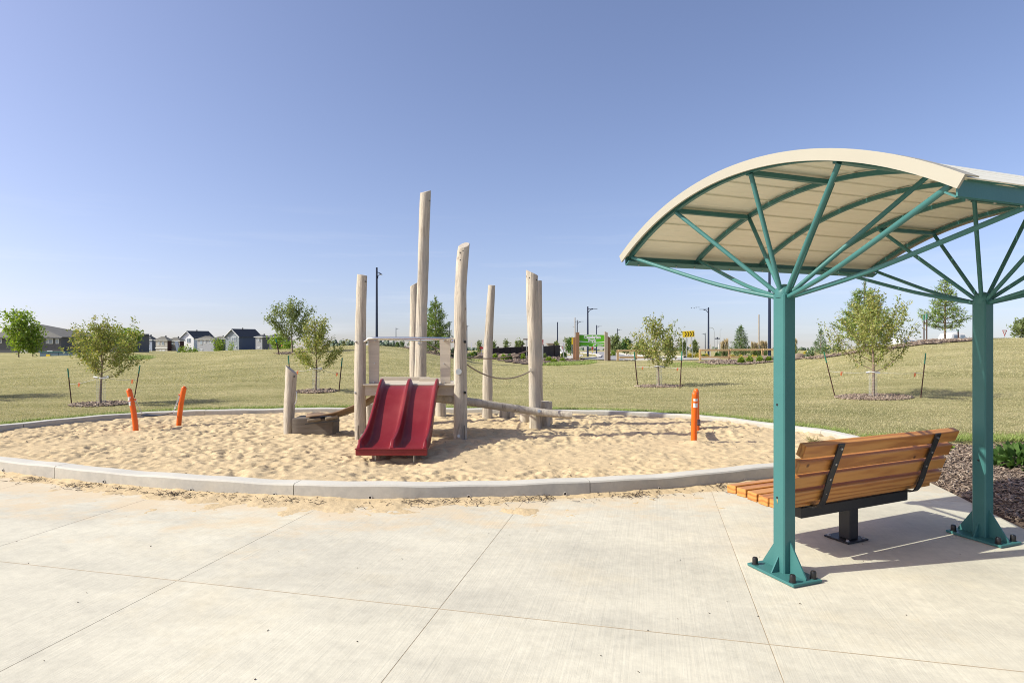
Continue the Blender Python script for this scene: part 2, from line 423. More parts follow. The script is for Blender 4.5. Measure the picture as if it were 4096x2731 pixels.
def grass_mat():
    m, n, l, p = new_mat('dry_lawn')
    t = n.new('ShaderNodeNewGeometry').outputs['Position']
    a = noise(n, l, t, .42, 6, .72, (.6, 1.5, 1))
    r = ramp(n, [(.30, (.25, .24, .105)), (.46, (.40, .355, .18)), (.66, (.55, .475, .275))]); l.new(a.outputs[0], r.inputs[0])
    b = noise(n, l, t, 5, 6, .75, (.7, 1.6, 1))
    rb = ramp(n, [(.3, (.68, .76, .60)), (.7, (1.18, 1.13, 1.15))]); l.new(b.outputs[0], rb.inputs[0])
    col = mixc(n, l, 1.0, r.outputs[0], rb.outputs[0], 'MULTIPLY')
    c = noise(n, l, t, 28, 4, .8, (.5, 1.6, 1))
    rc = ramp(n, [(.3, (.62, .66, .58)), (.7, (1.25, 1.2, 1.2))]); l.new(c.outputs[0], rc.inputs[0])
    col = mixc(n, l, 1.0, col, rc.outputs[0], 'MULTIPLY')
    l.new(col, p.inputs['Base Color']); p.inputs['Roughness'].default_value = .95; p.inputs['Specular IOR Level'].default_value = .05
    nb = bump(n, l, b.outputs[0], .8, .10)
    l.new(bump(n, l, c.outputs[0], .8, .035, nb), p.inputs['Normal'])
    return m
M['grass'] = grass_mat()
M['blade'] = leaf_mat('grass_blades', [(.36, .36, .17), (.58, .525, .32), (.48, .44, .25), (.63, .57, .36), (.41, .40, .20)], .25, .8)
M['blade_green'] = leaf_mat('green_grass_blades', [(.17, .25, .05), (.26, .34, .09), (.36, .41, .15), (.20, .28, .06)], .3, .6)
M['chip'] = leaf_mat('bark_chips', [(.11, .08, .06), (.27, .20, .15), (.18, .13, .10), (.46, .37, .28), (.14, .10, .08), (.32, .25, .19)], .0, .9)
M['soil'] = pm('bark_soil', (.13, .09, .066), (.085, .06, .045), 30, None, .95, .02, 60)
M['leaf_sap'] = leaf_mat('sapling_leaves', [(.20, .27, .06), (.33, .38, .10), (.13, .18, .045), (.44, .44, .14), (.26, .32, .09), (.50, .42, .14), (.38, .42, .18)], .4)
M['leaf_bright'] = leaf_mat('bright_leaves', [(.20, .32, .04), (.30, .42, .07), (.15, .25, .035), (.40, .46, .10)], .45)
M['leaf_grey'] = leaf_mat('greyish_leaves', [(.19, .25, .10), (.26, .32, .13), (.15, .20, .08), (.33, .36, .16)], .4)
M['leaf_dark'] = leaf_mat('dark_shrub_leaves', [(.05, .11, .025), (.09, .17, .04), (.13, .22, .06)], .3)
M['needle'] = leaf_mat('pine_needles', [(.09, .18, .035), (.18, .27, .05), (.28, .36, .08), (.12, .22, .045), (.36, .39, .10)], .2)
M['needle_gr'] = leaf_mat('spruce_needles', [(.05, .12, .04), (.12, .19, .06), (.19, .25, .08)], .15)
M['bark'] = pm('young_bark', (.27, .20, .14), (.17, .125, .09), 20, (1, 1, .3), .85, .004)
M['trunk_grey'] = pm('grey_trunk', (.36, .31, .25), (.26, .22, .18), 20, (1, 1, .2), .85, .003)
M['yellow_fl'] = leaf_mat('yellow_flowers', [(.62, .47, .03), (.50, .42, .05), (.22, .28, .04)], .2)
M['white_fl'] = leaf_mat('white_flower_shrub', [(.70, .70, .64), (.20, .28, .12), (.14, .22, .08), (.12, .2, .07)], .2)
M['plume'] = leaf_mat('grass_plumes', [(.48, .38, .22), (.40, .31, .18), (.55, .46, .30)], .3)
M['straw'] = leaf_mat('dry_stems', [(.50, .44, .28), (.42, .36, .2), (.2, .25, .08)], .3)
M['asphalt'] = pm('grey_asphalt', (.30, .29, .28), (.26, .255, .25), 2, None, .9)
M['pale_conc'] = pm('pale_path', (.60, .56, .49), (.53, .50, .44), 1, None, .9)
M['rock'] = pm('brown_boulder', (.27, .20, .15), (.16, .12, .09), 3, None, .9, .03, 6)
M['rail'] = pm('cedar_rail', (.58, .40, .21), (.49, .33, .16), 3, (.1, 3, 3), .8)
M['sign_post'] = pm('sign_post_timber', (.36, .20, .105), (.25, .14, .075), 4, (3, 3, .2), .8, dirt=((.16, .09, .05), .5))
M['sign_post_grey'] = pm('grey_sign_post_timber', (.42, .34, .26), (.34, .27, .2), 4, (3, 3, .2), .8)
M['sign_green'] = pm('green_sign_face', (.115, .47, .010), (.11, .45, .01), 3, None, .55)
M['white'] = pm('white_paint', (.80, .80, .79), (.76, .76, .75), 4, None, .5)
M['yellow'] = pm('yellow_sign_face', (.80, .58, .02), (.78, .56, .02), 4, None, .5)
M['blackp'] = pm('dark_arrow_paint', (.05, .02, .012), (.06, .03, .02), 4, None, .6)
M['redp'] = pm('red_sign_face', (.42, .035, .035), (.38, .03, .03), 4, None, .5)
M['wall_brown'] = pm('dark_brown_timber', (.060, .043, .034), (.036, .027, .022), 3, (4, 4, .2), .9)
M['stake_g'] = pm('green_stake_tip', (.025, .20, .13), (.02, .16, .10), 4, None, .5)
M['stake_b'] = pm('rusty_stake', (.075, .032, .022), (.05, .022, .016), 20, None, .8)
M['wire'] = pm('pale_wire', (.62, .62, .60), (.5, .5, .48), 40, None, .5)
M['flag'] = pm('orange_flag_tape', (.85, .26, .09), (.8, .22, .08), 10, None, .6)
# ------------------------------------------------------------------ terrain
CPX = [-900, 0, 260, 560, 860, 1000, 1180, 1340, 1500, 1640, 1780, 1900, 2100, 2700, 3000, 3170, 3300, 3500, 3700, 3900, 4096, 4700]
CPY = [1452, 1447, 1437, 1418, 1407, 1399, 1394, 1388, 1386, 1392, 1412, 1436, 1441, 1441, 1440, 1432, 1412, 1383, 1363, 1356, 1354, 1350]
CYC = [44, 44, 43, 42, 41, 40, 40, 40, 40, 42, 46, 50, 52, 52, 52, 48, 42, 38, 36, 36, 36, 36]
BY = [-9000, 12, 40, 52, 60, 75, 100, 150, 250, 400, 6000]
BP = {52: 1440, 60: 1434, 75: 1426, 100: 1416, 150: 1409, 250: 1404, 400: 1402, 6000: 1400}
BZ = [0.1, 0.1, -.30] + [CH - (BP[y] - HZ) / F * y for y in BY[3:]]

# outline of the sand pit (outer face of its curb), from its left end along the front, round the right end and back
OUT = [(-8.62, 9.15), (-8.2, 8.45), (-7.2, 7.66), (-6.01, 7.10), (-4.95, 6.70), (-4.19, 6.45), (-3.32, 6.20), (-2.17, 5.98), (-1.17, 5.90), (-.325, 5.945),
       (.79, 6.08), (1.75, 6.33), (2.87, 6.74), (3.8, 7.15), (4.55, 7.65), (4.98, 8.2), (5.08, 8.85), (4.90, 9.5), (4.5, 10.1), (3.77, 11.0),
       (2.73, 11.68), (1.16, 12.08), (-.6, 12.32), (-2.4, 12.42), (-3.9, 12.38), (-5.07, 12.23), (-6.66, 11.9), (-7.30, 11.55), (-8.13, 10.6), (-8.55, 9.9)]
def closed_spline(P, k=10):
    P = np.array(P); n = len(P); out = []
    for i in range(n):
        p0, p1, p2, p3 = P[i - 1], P[i], P[(i + 1) % n], P[(i + 2) % n]
        for j in range(k):
            t = j / k
            out.append(.5 * ((2 * p1) + (-p0 + p2) * t + (2 * p0 - 5 * p1 + 4 * p2 - p3) * t * t + (-p0 + 3 * p1 - 3 * p2 + p3) * t ** 3))
    return np.array(out)
PIT = closed_spline(OUT, 8)
def in_poly(x, y, P):
    ins = np.zeros(np.shape(x), bool); n = len(P); j = n - 1
    for i in range(n):
        xi, yi = P[i]; xj, yj = P[j]
        c = ((yi > y) != (yj > y)) & (x < (xj - xi) * (y - yi) / ((yj - yi) if yj != yi else 1e-9) + xi)
        ins ^= c; j = i
    return ins
def sdist(x, y, P, closed=True):
    d = np.full(np.shape(x), 1e9); n = len(P)
    for i in range(n if closed else n - 1):
        a = P[i]; b = P[(i + 1) % n]; ab = b - a; L = ab @ ab
        t = np.clip(((x - a[0]) * ab[0] + (y - a[1]) * ab[1]) / L, 0, 1)
        d = np.minimum(d, np.hypot(x - a[0] - t * ab[0], y - a[1] - t * ab[1]))
    if closed: d = np.where(in_poly(x, y, P), -d, d)
    return d
PADR = [(3.85, -9), (3.95, 0), (4.10, 3.6), (4.26, 5.03), (4.36, 5.56), (4.45, 5.94), (4.60, 6.73), (4.92, 7.9), (5.1, 8.5)]
def pad_edge(y): return np.interp(y, [p[1] for p in PADR], [p[0] for p in PADR])

def terr(x, y):
    x = np.asarray(x, float); y = np.asarray(y, float)
    yy = np.maximum(y, 6.0)
    px = 2048 + F * x / yy
    yc = np.interp(px, CPX, CYC); pc = np.interp(px, CPX, CPY)
    zc = CH - (pc - HZ) / F * yc
    t = (yy - 11) / (yc - 11)
    z = .115 + (zc - .115) * smooth(t)
    b = np.interp(yy, BY, BZ)
    z = np.where(yy > yc, zc + (b - zc) * smooth((yy - yc) / 28), z)
    lump = .05 * np.sin(x * .31 + 1.3) * np.sin(y * .27) + .03 * np.sin(x * .83 + y * .41)
    z = z + lump * smooth((yy - 13) / 10) * np.where(yy < 90, 1, 0)
    return z
def T(x, y): return float(terr(x, y))
YS = np.concatenate([np.arange(7, 60, .05), np.arange(60, 160, .25), np.arange(160, 1500, 3)])
def hit(px, py):
    x = (px - 2048) / F * YS
    d = (CH - (py - HZ) / F * YS) - terr(x, YS)
    k = np.where(d <= 0)[0]
    i = k[0] if len(k) else int(np.argmin(np.abs(d[:900])))
    Y = YS[i]
    return float(x[i]), float(Y), T(x[i], Y)

def ggrid(dense, lo, hi, far, r=1.13):
    a = list(np.arange(lo, hi + 1e-6, dense)); s = dense
    while a[-1] < far: s *= r; a.append(a[-1] + s)
    s = dense
    while a[0] > -far: s *= r; a.insert(0, a[0] - s)
    return np.array(a)
gx = np.concatenate([ggrid(.1, -10, 7.2, 5200, 1.045)])
gy = ggrid(.1, 7.8, 13.2, 5600, 1.04)
GX, GY = np.meshgrid(gx, gy, indexing='ij')
GZ = terr(GX, GY)
sd = np.full(GX.shape, 99.0)
nearm = (GX > -11) & (GX < 8) & (GY > 4.5) & (GY < 14)
sd[nearm] = sdist(GX[nearm], GY[nearm], PIT)
lawn = np.where(GX < -8.3, GY > 9.05, np.where(GX > 4.9, GY > 8.55, GY > 8.4)) & (sd > -.09)
GZ = np.where(lawn, GZ, -.06)
GZ = np.where(sd < -.09, -.3, GZ)
def grid_faces(nx, ny):
    i, j = np.meshgrid(np.arange(nx - 1), np.arange(ny - 1), indexing='ij')
    a = (i * ny + j).ravel()
    return np.stack([a, a + ny, a + ny + 1, a + 1], 1)
o = npmesh('ground', np.stack([GX.ravel(), GY.ravel(), GZ.ravel()], 1), grid_faces(len(gx), len(gy)), M['grass'], smooth=True)
tag(o, 'dry mown lawn rising to low hills around the sand pit', None, None, 'structure')

# ------------------------------------------------------------------ concrete pad cut into slabs
plaza = thing('plaza', 'pale brushed concrete paving in front of the sand pit', None); plaza['kind'] = 'structure'
d1 = np.array([.2265, .974]); d2 = np.array([.974, -.2265])
pad = [(-15, -9)] + PADR + [(-15, 9.0)]
def clip(poly, nrm, off):
    """keep nrm.p <= off"""
    out = []; n = len(poly)
    for i in range(n):
        a = np.array(poly[i]); b = np.array(poly[(i + 1) % n]); da = nrm @ a - off; db = nrm @ b - off
        if da <= 0: out.append(tuple(a))
        if (da < 0) != (db < 0) and da != db:
            t = da / (da - db); out.append(tuple(a + (b - a) * t))
    return out
ref = np.array([-.538, 3.085])
u0 = float(d2 @ ref)
us = [u0 + k * 1.815 for k in range(-8, 2)]                       # joints running away from the camera
v0 = float(d1 @ np.array([1.126, 3.197]))
vs_ = [v0 - 6.8, v0 - 3.4, v0, v0 + 3.33]
us = [-99] + us + [99]; vs_ = [-99] + vs_ + [99]
GU, GV = .0020, .0048
for i in range(len(us) - 1):
    for j in range(len(vs_) - 1):
        p = pad
        for nrm, off in ((d2, us[i + 1] - GU), (-d2, -(us[i] + GU)), (d1, vs_[j + 1] - GV), (-d1, -(vs_[j] + GV))):
            p = clip(p, nrm, off)
            if len(p) < 3: break
        if len(p) < 3: continue
        a = .5 * abs(sum(p[k][0] * p[(k + 1) % len(p)][1] - p[(k + 1) % len(p)][0] * p[k][1] for k in range(len(p))))
        if a < .05: continue
        mb = MB(); c = np.mean(p, 0)
        ins = []
        for q in p:                                                # small tooled edge
            dd = c - np.array(q); dd = dd / np.linalg.norm(dd) * .0016; ins.append((q[0] + dd[0], q[1] + dd[1]))
        n_ = len(p)
        vv = [(x, y, -.10) for x, y in p] + [(x, y, -.003) for x, y in p] + [(x, y, 0) for x, y in ins]
        ff = [tuple(2 * n_ + k for k in range(n_))]
        for k in range(n_):
            k2 = (k + 1) % n_
            ff += [(k, k2, n_ + k2, n_ + k), (n_ + k, n_ + k2, 2 * n_ + k2, 2 * n_ + k)]
        mb.add(vv, ff); mb.build('paving_slab', M['slab'], plaza)
mb = MB(); mb.prism([(x, y, -.045) for x, y in pad], (0, 0, .0438)); mb.build('joint_filler', M['joint'], plaza)

# ------------------------------------------------------------------ curb in sections with drain holes
curb = thing('curb', 'low cast concrete curb ringing the oval sand pit', None); curb['kind'] = 'structure'
seg = np.roll(PIT, -1, 0) - PIT; seglen = np.linalg.norm(seg, axis=1); cum = np.concatenate([[0], np.cumsum(seglen)]); LT = cum[-1]
def pit_at(s, inset=0.0):
    s = s % LT; i = int(np.searchsorted(cum, s, 'right') - 1) % len(PIT)
    t = (s - cum[i]) / seglen[i]; p = PIT[i] + seg[i] * t
    i2 = (i + 1) % len(PIT); tg = seg[i] * (1 - t) + seg[i2] * t; tg = tg / np.linalg.norm(tg)
    nin = np.array([-tg[1], tg[0]])                               # inward (outline runs counter-clockwise)
    return p + nin * inset, tg, nin
def s_near(x, y):
    b = min(np.arange(0, LT, .02), key=lambda s: float(np.hypot(*(pit_at(s)[0] - np.array([x, y])))))
    return b
joints_px = [(247, 1912), (1170, 1994), (2363, 1982)]
sj = []
for px, py in joints_px:
    Y = F * CH / (py - HZ); sj.append(s_near((px - 2048) / F * Y, Y))
step = 3.03
s = sj[-1]; 
while s + step < sj[0] + LT - 1.0: s += step; sj.append(s)
sj = sorted(x % LT for x in sj); HC = .145
def zc_curb(p): return 0.0
for k in range(len(sj)):
    a = sj[k] + .004; b = (sj[(k + 1) % len(sj)] + (LT if k == len(sj) - 1 else 0)) - .004
    n_ = max(3, int((b - a) / .12)); prof = [(0, -.06), (0.004, HC - .016), (.016, HC - .002), (.03, HC), (.165, HC), (.180, HC - .004), (.188, HC - .02), (.192, -.06)]
    vv = []; m_ = len(prof)
    for i in range(n_ + 1):
        q = a + (b - a) * i / n_
        for ins, z in prof:
            p, tg, nin = pit_at(q, ins)
            wob = .004 * math.sin(q * 3.1 + 1) + .003 * math.sin(q * 7.7)
            vv.append((p[0], p[1], z + (wob if z > 0 else 0)))
    ff = []
    for i in range(n_):
        for j in range(m_ - 1): ff.append((i * m_ + j, (i + 1) * m_ + j, (i + 1) * m_ + j + 1, i * m_ + j + 1))
    ff.append(tuple(range(m_))); ff.append(tuple(n_ * m_ + j for j in range(m_ - 1, -1, -1)))
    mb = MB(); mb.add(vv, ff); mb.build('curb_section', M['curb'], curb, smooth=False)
for px, py in [(750, 1963), (1090, 1983), (1479, 1991), (1873, 1993), (2262, 1974), (2636, 1953), (2978, 1920), (430, 1925), (24, 1880)]:
    Y = F * (CH - .03) / (py - HZ); q = s_near((px - 2048) / F * Y, Y)
    p, tg, nin = pit_at(q, -.003)
    z = CH - (py - HZ) / F * p[1]; z = min(max(z, .03), .10)
    ring = []
    c = Vector((p[0], p[1], z)); tx = Vector((tg[0], tg[1], 0)); nx = Vector((nin[0], nin[1], 0))
    mb = MB(); n_ = 14
    vv = []
    for r_, dp in ((.019, .0), (.019, -.004), (.0125, -.004), (.0125, .002)):
        for i in range(n_):
            t = 2 * math.pi * i / n_; vv.append(c + tx * (math.cos(t) * r_) + Vector((0, 0, math.sin(t) * r_)) + nx * dp)
    ff = [(r * n_ + i, r * n_ + (i + 1) % n_, (r + 1) * n_ + (i + 1) % n_, (r + 1) * n_ + i) for r in range(3) for i in range(n_)]
    mb.add(vv, ff); mb.build('drain_pipe_rim', M['pale_conc'], curb)
    mb = MB(); mb.add([c + tx * (math.cos(2 * math.pi * i / n_) * .0125) + Vector((0, 0, math.sin(2 * math.pi * i / n_) * .0125)) - nx * .001 for i in range(n_)], [tuple(range(n_))])
    mb.build('drain_hole', M['black'], curb)

# ------------------------------------------------------------------ sand
def spec_noise(shape, dx, lam, seed, beta=1.0, aniso=(1, 1)):
    r = np.random.default_rng(seed); a = r.normal(size=shape); Fq = np.fft.rfft2(a)
    kx = np.fft.fftfreq(shape[0], dx)[:, None] * aniso[0]; ky = np.fft.rfftfreq(shape[1], dx)[None] * aniso[1]
    k = np.hypot(kx, ky); k0 = 1.0 / lam
    g = 1 / (1 + (k / k0) ** 2) ** (beta + .5)
    b = np.fft.irfft2(Fq * g, s=shape); b -= b.mean(); return b / b.std()
DX = .021
sx_ = np.arange(-8.75, 5.15, DX); sy_ = np.arange(5.8, 12.55, DX)
X, Y_ = np.meshgrid(sx_, sy_, indexing='ij')
sdS = np.full(X.shape, 99.0)
sdS = sdist(X, Y_, PIT[::2])
base = .072 + .022 * smooth((8.2 - Y_) / 2.0) - .02 * smooth((Y_ - 11) / 1.5) * 1.2 - .03 * smooth((-4 - X) / 4)
H = base + .005 * spec_noise(X.shape, DX, .8, 5) + .0022 * spec_noise(X.shape, DX, .10, 6)
cell = np.full(X.shape, 9.0)
r = np.random.default_rng(3)
N = 10500
fx = r.uniform(-8.7, 5.1, N); fy = r.uniform(5.85, 12.5, N); fd = r.uniform(0, .011, N); fa = r.normal(.12, .5, N)
fl = r.uniform(.05, .13, N); fw = r.uniform(.035, .072, N)
for i in range(N):
    R_ = .30; i0 = int((fx[i] - R_ - sx_[0]) / DX); i1 = int((fx[i] + R_ - sx_[0]) / DX); j0 = int((fy[i] - R_ - sy_[0]) / DX); j1 = int((fy[i] + R_ - sy_[0]) / DX)
    i0 = max(i0, 0); j0 = max(j0, 0)
    xs = X[i0:i1, j0:j1] - fx[i]; ys = Y_[i0:i1, j0:j1] - fy[i]
    ca, sa = math.cos(fa[i]), math.sin(fa[i])
    u = (xs * ca + ys * sa) / fl[i]; v = (-xs * sa + ys * ca) / fw[i]
    q = (u * u + v * v) * .046 - fd[i]
    cell[i0:i1, j0:j1] = np.minimum(cell[i0:i1, j0:j1], q)
cell = np.clip(cell, -.04, .034)
amp = np.clip(.78 + .30 * spec_noise(X.shape, DX, 1.6, 15), .25, 1.15)
H = H + cell * amp - .004
# scoured hollows at the slide and swings, heaps against posts
for hx, hy, rr, dd in ((-1.45, 7.0, .5, -.045), (2.78, 9.3, .5, -.03), (2.6, 8.55, .16, .05), (-5.6, 10.2, .6, -.03), (-3.2, 9.1, .3, .03)):
    H += dd * np.exp(-((X - hx) ** 2 + (Y_ - hy) ** 2) / rr ** 2)
edge = smooth((-sdS - .19) / .18)
H = H * edge + (1 - edge) * np.minimum(H, HC - .02 + .0 * X)
vid = (sdS < -.12)
vi = vid[:-1, :-1] & vid[1:, :-1] & vid[1:, 1:] & vid[:-1, 1:]
fa_ = grid_faces(*X.shape)[vi.ravel()]
used = np.unique(fa_); mp_ = np.zeros(X.size, int); mp_[used] = np.arange(len(used))
vv = np.stack([X.ravel(), Y_.ravel(), H.ravel()], 1)[used]
o = npmesh('sand', vv, mp_[fa_], M['sand'], smooth=True)
tag(o, 'golden play sand pocked with footprints inside the curb', None, None, 'structure')
def sand_z(x, y):
    return float(H[int(round((x - sx_[0]) / DX)), int(round((y - sy_[0]) / DX))])

# sand spilt over the curb on to the paving: a thin uneven apron that dips under the slabs where there is none
NS, NR = 700, 46
s0, s1 = s_near(-7.5, 7.85), s_near(3.3, 6.92)
ss = np.linspace(s0, s1, NS); rr = np.linspace(0, .75, NR)
nn = spec_noise((NS, NR * 2), .0165, .35, 9)[:, :NR]; n2 = spec_noise((NS, NR * 2), .0165, .06, 10)[:, :NR]
wid = .12 + .05 * np.sin(ss * 1.7) + .16 * np.exp(-((ss - s_near(-3.3, 6.2)) / .8) ** 2) + .22 * np.exp(-((ss - s_near(-1.9, 5.95)) / .9) ** 2) + .07 * np.exp(-((ss - s_near(-.4, 5.9)) / .5) ** 2)
PP = np.zeros((NS, NR, 3))
for i in range(NS):
    p, tg, nin = pit_at(ss[i])
    PP[i, :, 0] = p[0] - nin[0] * rr; PP[i, :, 1] = p[1] - nin[1] * rr
env = np.exp(-(rr[None] / wid[:, None]) ** 2) * .030 - .0095
PP[:, :, 2] = env + nn * .0045 + n2 * .0018
PP[:, 0, 2] += .004; PP[:, -1, 2] = -.01; PP[0, :, 2] = -.01; PP[-1, :, 2] = -.01
o = npmesh('spilled_sand', PP.reshape(-1, 3), grid_faces(NS, NR), M['sand'], smooth=True)
tag(o, 'thin drift of sand spilt along the foot of the curb', None, None, 'stuff')
# twigs and plant scraps lying in it
tw = []
clus = [(-4.6, .15), (-4.45, .1), (-3.95, .09), (-3.5, .16), (-3.42, .14), (-3.3, .12), (-2.2, .13), (-1.95, .12), (-1.0, .14), (-.85, .1), (-.45, .12), (.05, .1), (.25, .1), (1.1, .13), (1.25, .1), (2.2, .1), (-5.3, .12), (-2.8, .1)]
for cx, dd in clus:
    sc_ = s_near(cx, float(np.interp(cx, [p[0] for p in OUT[:14]], [p[1] for p in OUT[:14]])))
    for k in range(26):
        p, tg, nin = pit_at(sc_ + rng.normal(0, .13)); q = p - nin * abs(rng.normal(dd, .045))
        tw.append((q[0], q[1], .014 + rng.uniform(0, .018)))
for k in range(160):
    sc_ = rng.uniform(s0, s1); p, tg, nin = pit_at(sc_); q = p - nin * rng.uniform(.03, .3); tw.append((q[0], q[1], .008 + rng.uniform(0, .01)))
tw = np.array(tw); n = len(tw)
e = np.stack([rng.normal(0, .25, n), rng.normal(0, .25, n), rng.uniform(0, 6.28, n)], 1)
sc_ = np.stack([rng.uniform(.02, .085, n), rng.uniform(.002, .006, n), rng.uniform(.002, .004, n)], 1)
M['twig'] = leaf_mat('twigs', [(.055, .04, .03), (.10, .07, .05), (.16, .12, .08), (.04, .03, .025)], 0, .9)
v, f = scatter(BOXV, BOXF, tw, euler_R(e), sc_)
o = npmesh('twig_litter', v, f, M['twig']); tag(o, 'dark twigs and plant scraps caught in the spilt sand', None, None, 'stuff')
# scraps on the paving and in the pit
n = 55
q = np.stack([rng.uniform(-4.5, 4, n), rng.uniform(2.2, 5.8, n), np.full(n, .003)], 1)
e = np.stack([rng.normal(0, .15, n), rng.normal(0, .15, n), rng.uniform(0, 6.28, n)], 1)
v, f = scatter(BOXV, BOXF, q, euler_R(e), np.stack([rng.uniform(.003, .013, n), rng.uniform(.002, .005, n), rng.uniform(.001, .003, n)], 1))
o = npmesh('paving_litter', v, f, M['twig']); tag(o, 'tiny leaf scraps and grit scattered on the paving', None, None, 'stuff')
n = 260
qx = rng.uniform(-7.5, 4.5, n); qy = rng.uniform(6.4, 11.5, n); ok = sdist(qx, qy, PIT[::3]) < -.35; qx = qx[ok]; qy = qy[ok]; n = len(qx)
q = np.array([(a, b, sand_z(a, b) + .003) for a, b in zip(qx, qy)])
e = np.stack([rng.normal(0, .3, n), rng.normal(0, .3, n), rng.uniform(0, 6.28, n)], 1)
v, f = scatter(BOXV, BOXF, q, euler_R(e), np.stack([rng.uniform(.01, .05, n), rng.uniform(.003, .008, n), rng.uniform(.003, .006, n)], 1))
o = npmesh('sand_litter', v, f, M['twig']); tag(o, 'small twigs lying in the play sand', None, None, 'stuff')

# ------------------------------------------------------------------ bark beds
def chips(name, label, pos, zfun, lmin, lmax, parent=None, lift=.012):
    n = len(pos)
    q = np.stack([pos[:, 0], pos[:, 1], zfun(pos[:, 0], pos[:, 1]) + rng.uniform(.0, lift * 2, n)], 1)
    e = np.stack([rng.normal(0, .35, n), rng.normal(0, .30, n), rng.uniform(0, 6.28, n)], 1)
    L = rng.uniform(lmin, lmax, n)
    v, f = scatter(BOXV, BOXF, q, euler_R(e), np.stack([L, L * rng.uniform(.14, .38, n), L * rng.uniform(.06, .14, n)], 1))
    o = npmesh(name, v, f, M['chip'], parent)
    if parent is None: tag(o, label, None, None, 'stuff')
    else: o['kind'] = 'stuff'
    return o
# near bed at the right edge of the paving
bx = np.arange(0, 7.0, .08); by = np.arange(-3, 8.75, .08)
BXg, BYg = np.meshgrid(bx, by, indexing='ij'); BXw = BXg + pad_edge(BYg) + .004
mul = lambda x, y: .018 + .045 * smooth((x - pad_edge(y)) / .5) + .012 * np.sin(x * 5.1) * np.sin(y * 4.3) - .05 * smooth((y - 8.45) / .3) * 0
Zb = mul(BXw, BYg); Zb[0, :] = -.05
o = npmesh('mulch_bed', np.stack([BXw.ravel(), BYg.ravel(), Zb.ravel()], 1), grid_faces(len(bx), len(by)), M['soil'], smooth=True)
tag(o, 'bark covered planting bed beside the paving', None, None, 'structure')
n = 26000
py_ = rng.uniform(2.6, 8.75, n) ; px_ = pad_edge(py_) + .01 + rng.beta(1, 1.8, n) * 5.0
chips('bark_chips', 'shredded bark chips covering the bed beside the paving', np.stack([px_, py_], 1), mul, .016, .065)

def blades(name, label, px, py, pz, hmin, hmax, w, mat, lean=.35, kind='stuff'):
    n = len(px)
    bv = [(-.5, 0, 0), (.5, 0, 0), (.12, .25, .6), (0, .6, 1)]
    bf = [(0, 1, 3, 2)]
    e = np.stack([rng.normal(0, lean, n), rng.normal(0, lean, n), rng.uniform(0, 6.28, n)], 1)
    h = rng.uniform(hmin, hmax, n)
    v, f = scatter(bv, bf, np.stack([px, py, pz], 1), euler_R(e), np.stack([w * rng.uniform(.7, 1.3, n), h * .7, h], 1))
    o = npmesh(name, v, f, mat); tag(o, label, None, None, kind); return o
# lawn blades: real short grass out to where a blade is far below a pixel
def lawn_pts(n, y0, y1):
    y = rng.uniform(y0 ** .5, y1 ** .5, n) ** 2; px = rng.uniform(-350, 4450, n); x = (px - 2048) / F * y
    ok = np.where(x < -8.3, y > 9.1, np.where(x > 4.9, y > 8.6, y > 8.6))
    near = (x > -9.2) & (x < 5.5) & (y < 13)
    dd = np.full(n, 9.0); dd[near] = sdist(x[near], y[near], PIT[::2]); ok &= dd > .01
    return x[ok], y[ok]
x, y = lawn_pts(230000, 8.6, 20)
blades('short_grass', 'short dry grass blades of the lawn near the pit', x, y, terr(x, y) - .004, .018, .045, .007, M['blade'], .55)
x, y = lawn_pts(150000, 18, 42)
blades('far_grass', 'short dry grass tufts of the lawn up the slope', x, y, terr(x, y) - .004, .025, .055, .022, M['blade'], .6)
# greener, longer grass along the curb and the bark bed
ss = rng.uniform(s_near(5.02, 9.2), s_near(-8.5, 9.95), 26000)
ss = ss
P_ = np.array([pit_at(q)[0] - pit_at(q)[2] * abs(d) for q, d in zip(ss[:26000], rng.normal(0, .17, 26000) - .0)])
x, y = P_[:, 0], P_[:, 1]; k = (sdist(x, y, PIT[::2]) > .012) & ((y > 8.6)); x, y = x[k], y[k]
x2 = rng.uniform(4.95, 10, 15000); y2 = 8.58 + abs(rng.normal(0, .22, 15000)); k2 = sdist(x2, y2, PIT[::2]) > .02
x = np.concatenate([x, x2[k2]]); y = np.concatenate([y, y2[k2]])
blades('green_edge_grass', 'longer green grass along the curb and bark bed', x, y, terr(x, y) - .01, .03, .085, .007, M['blade_green'], .4)
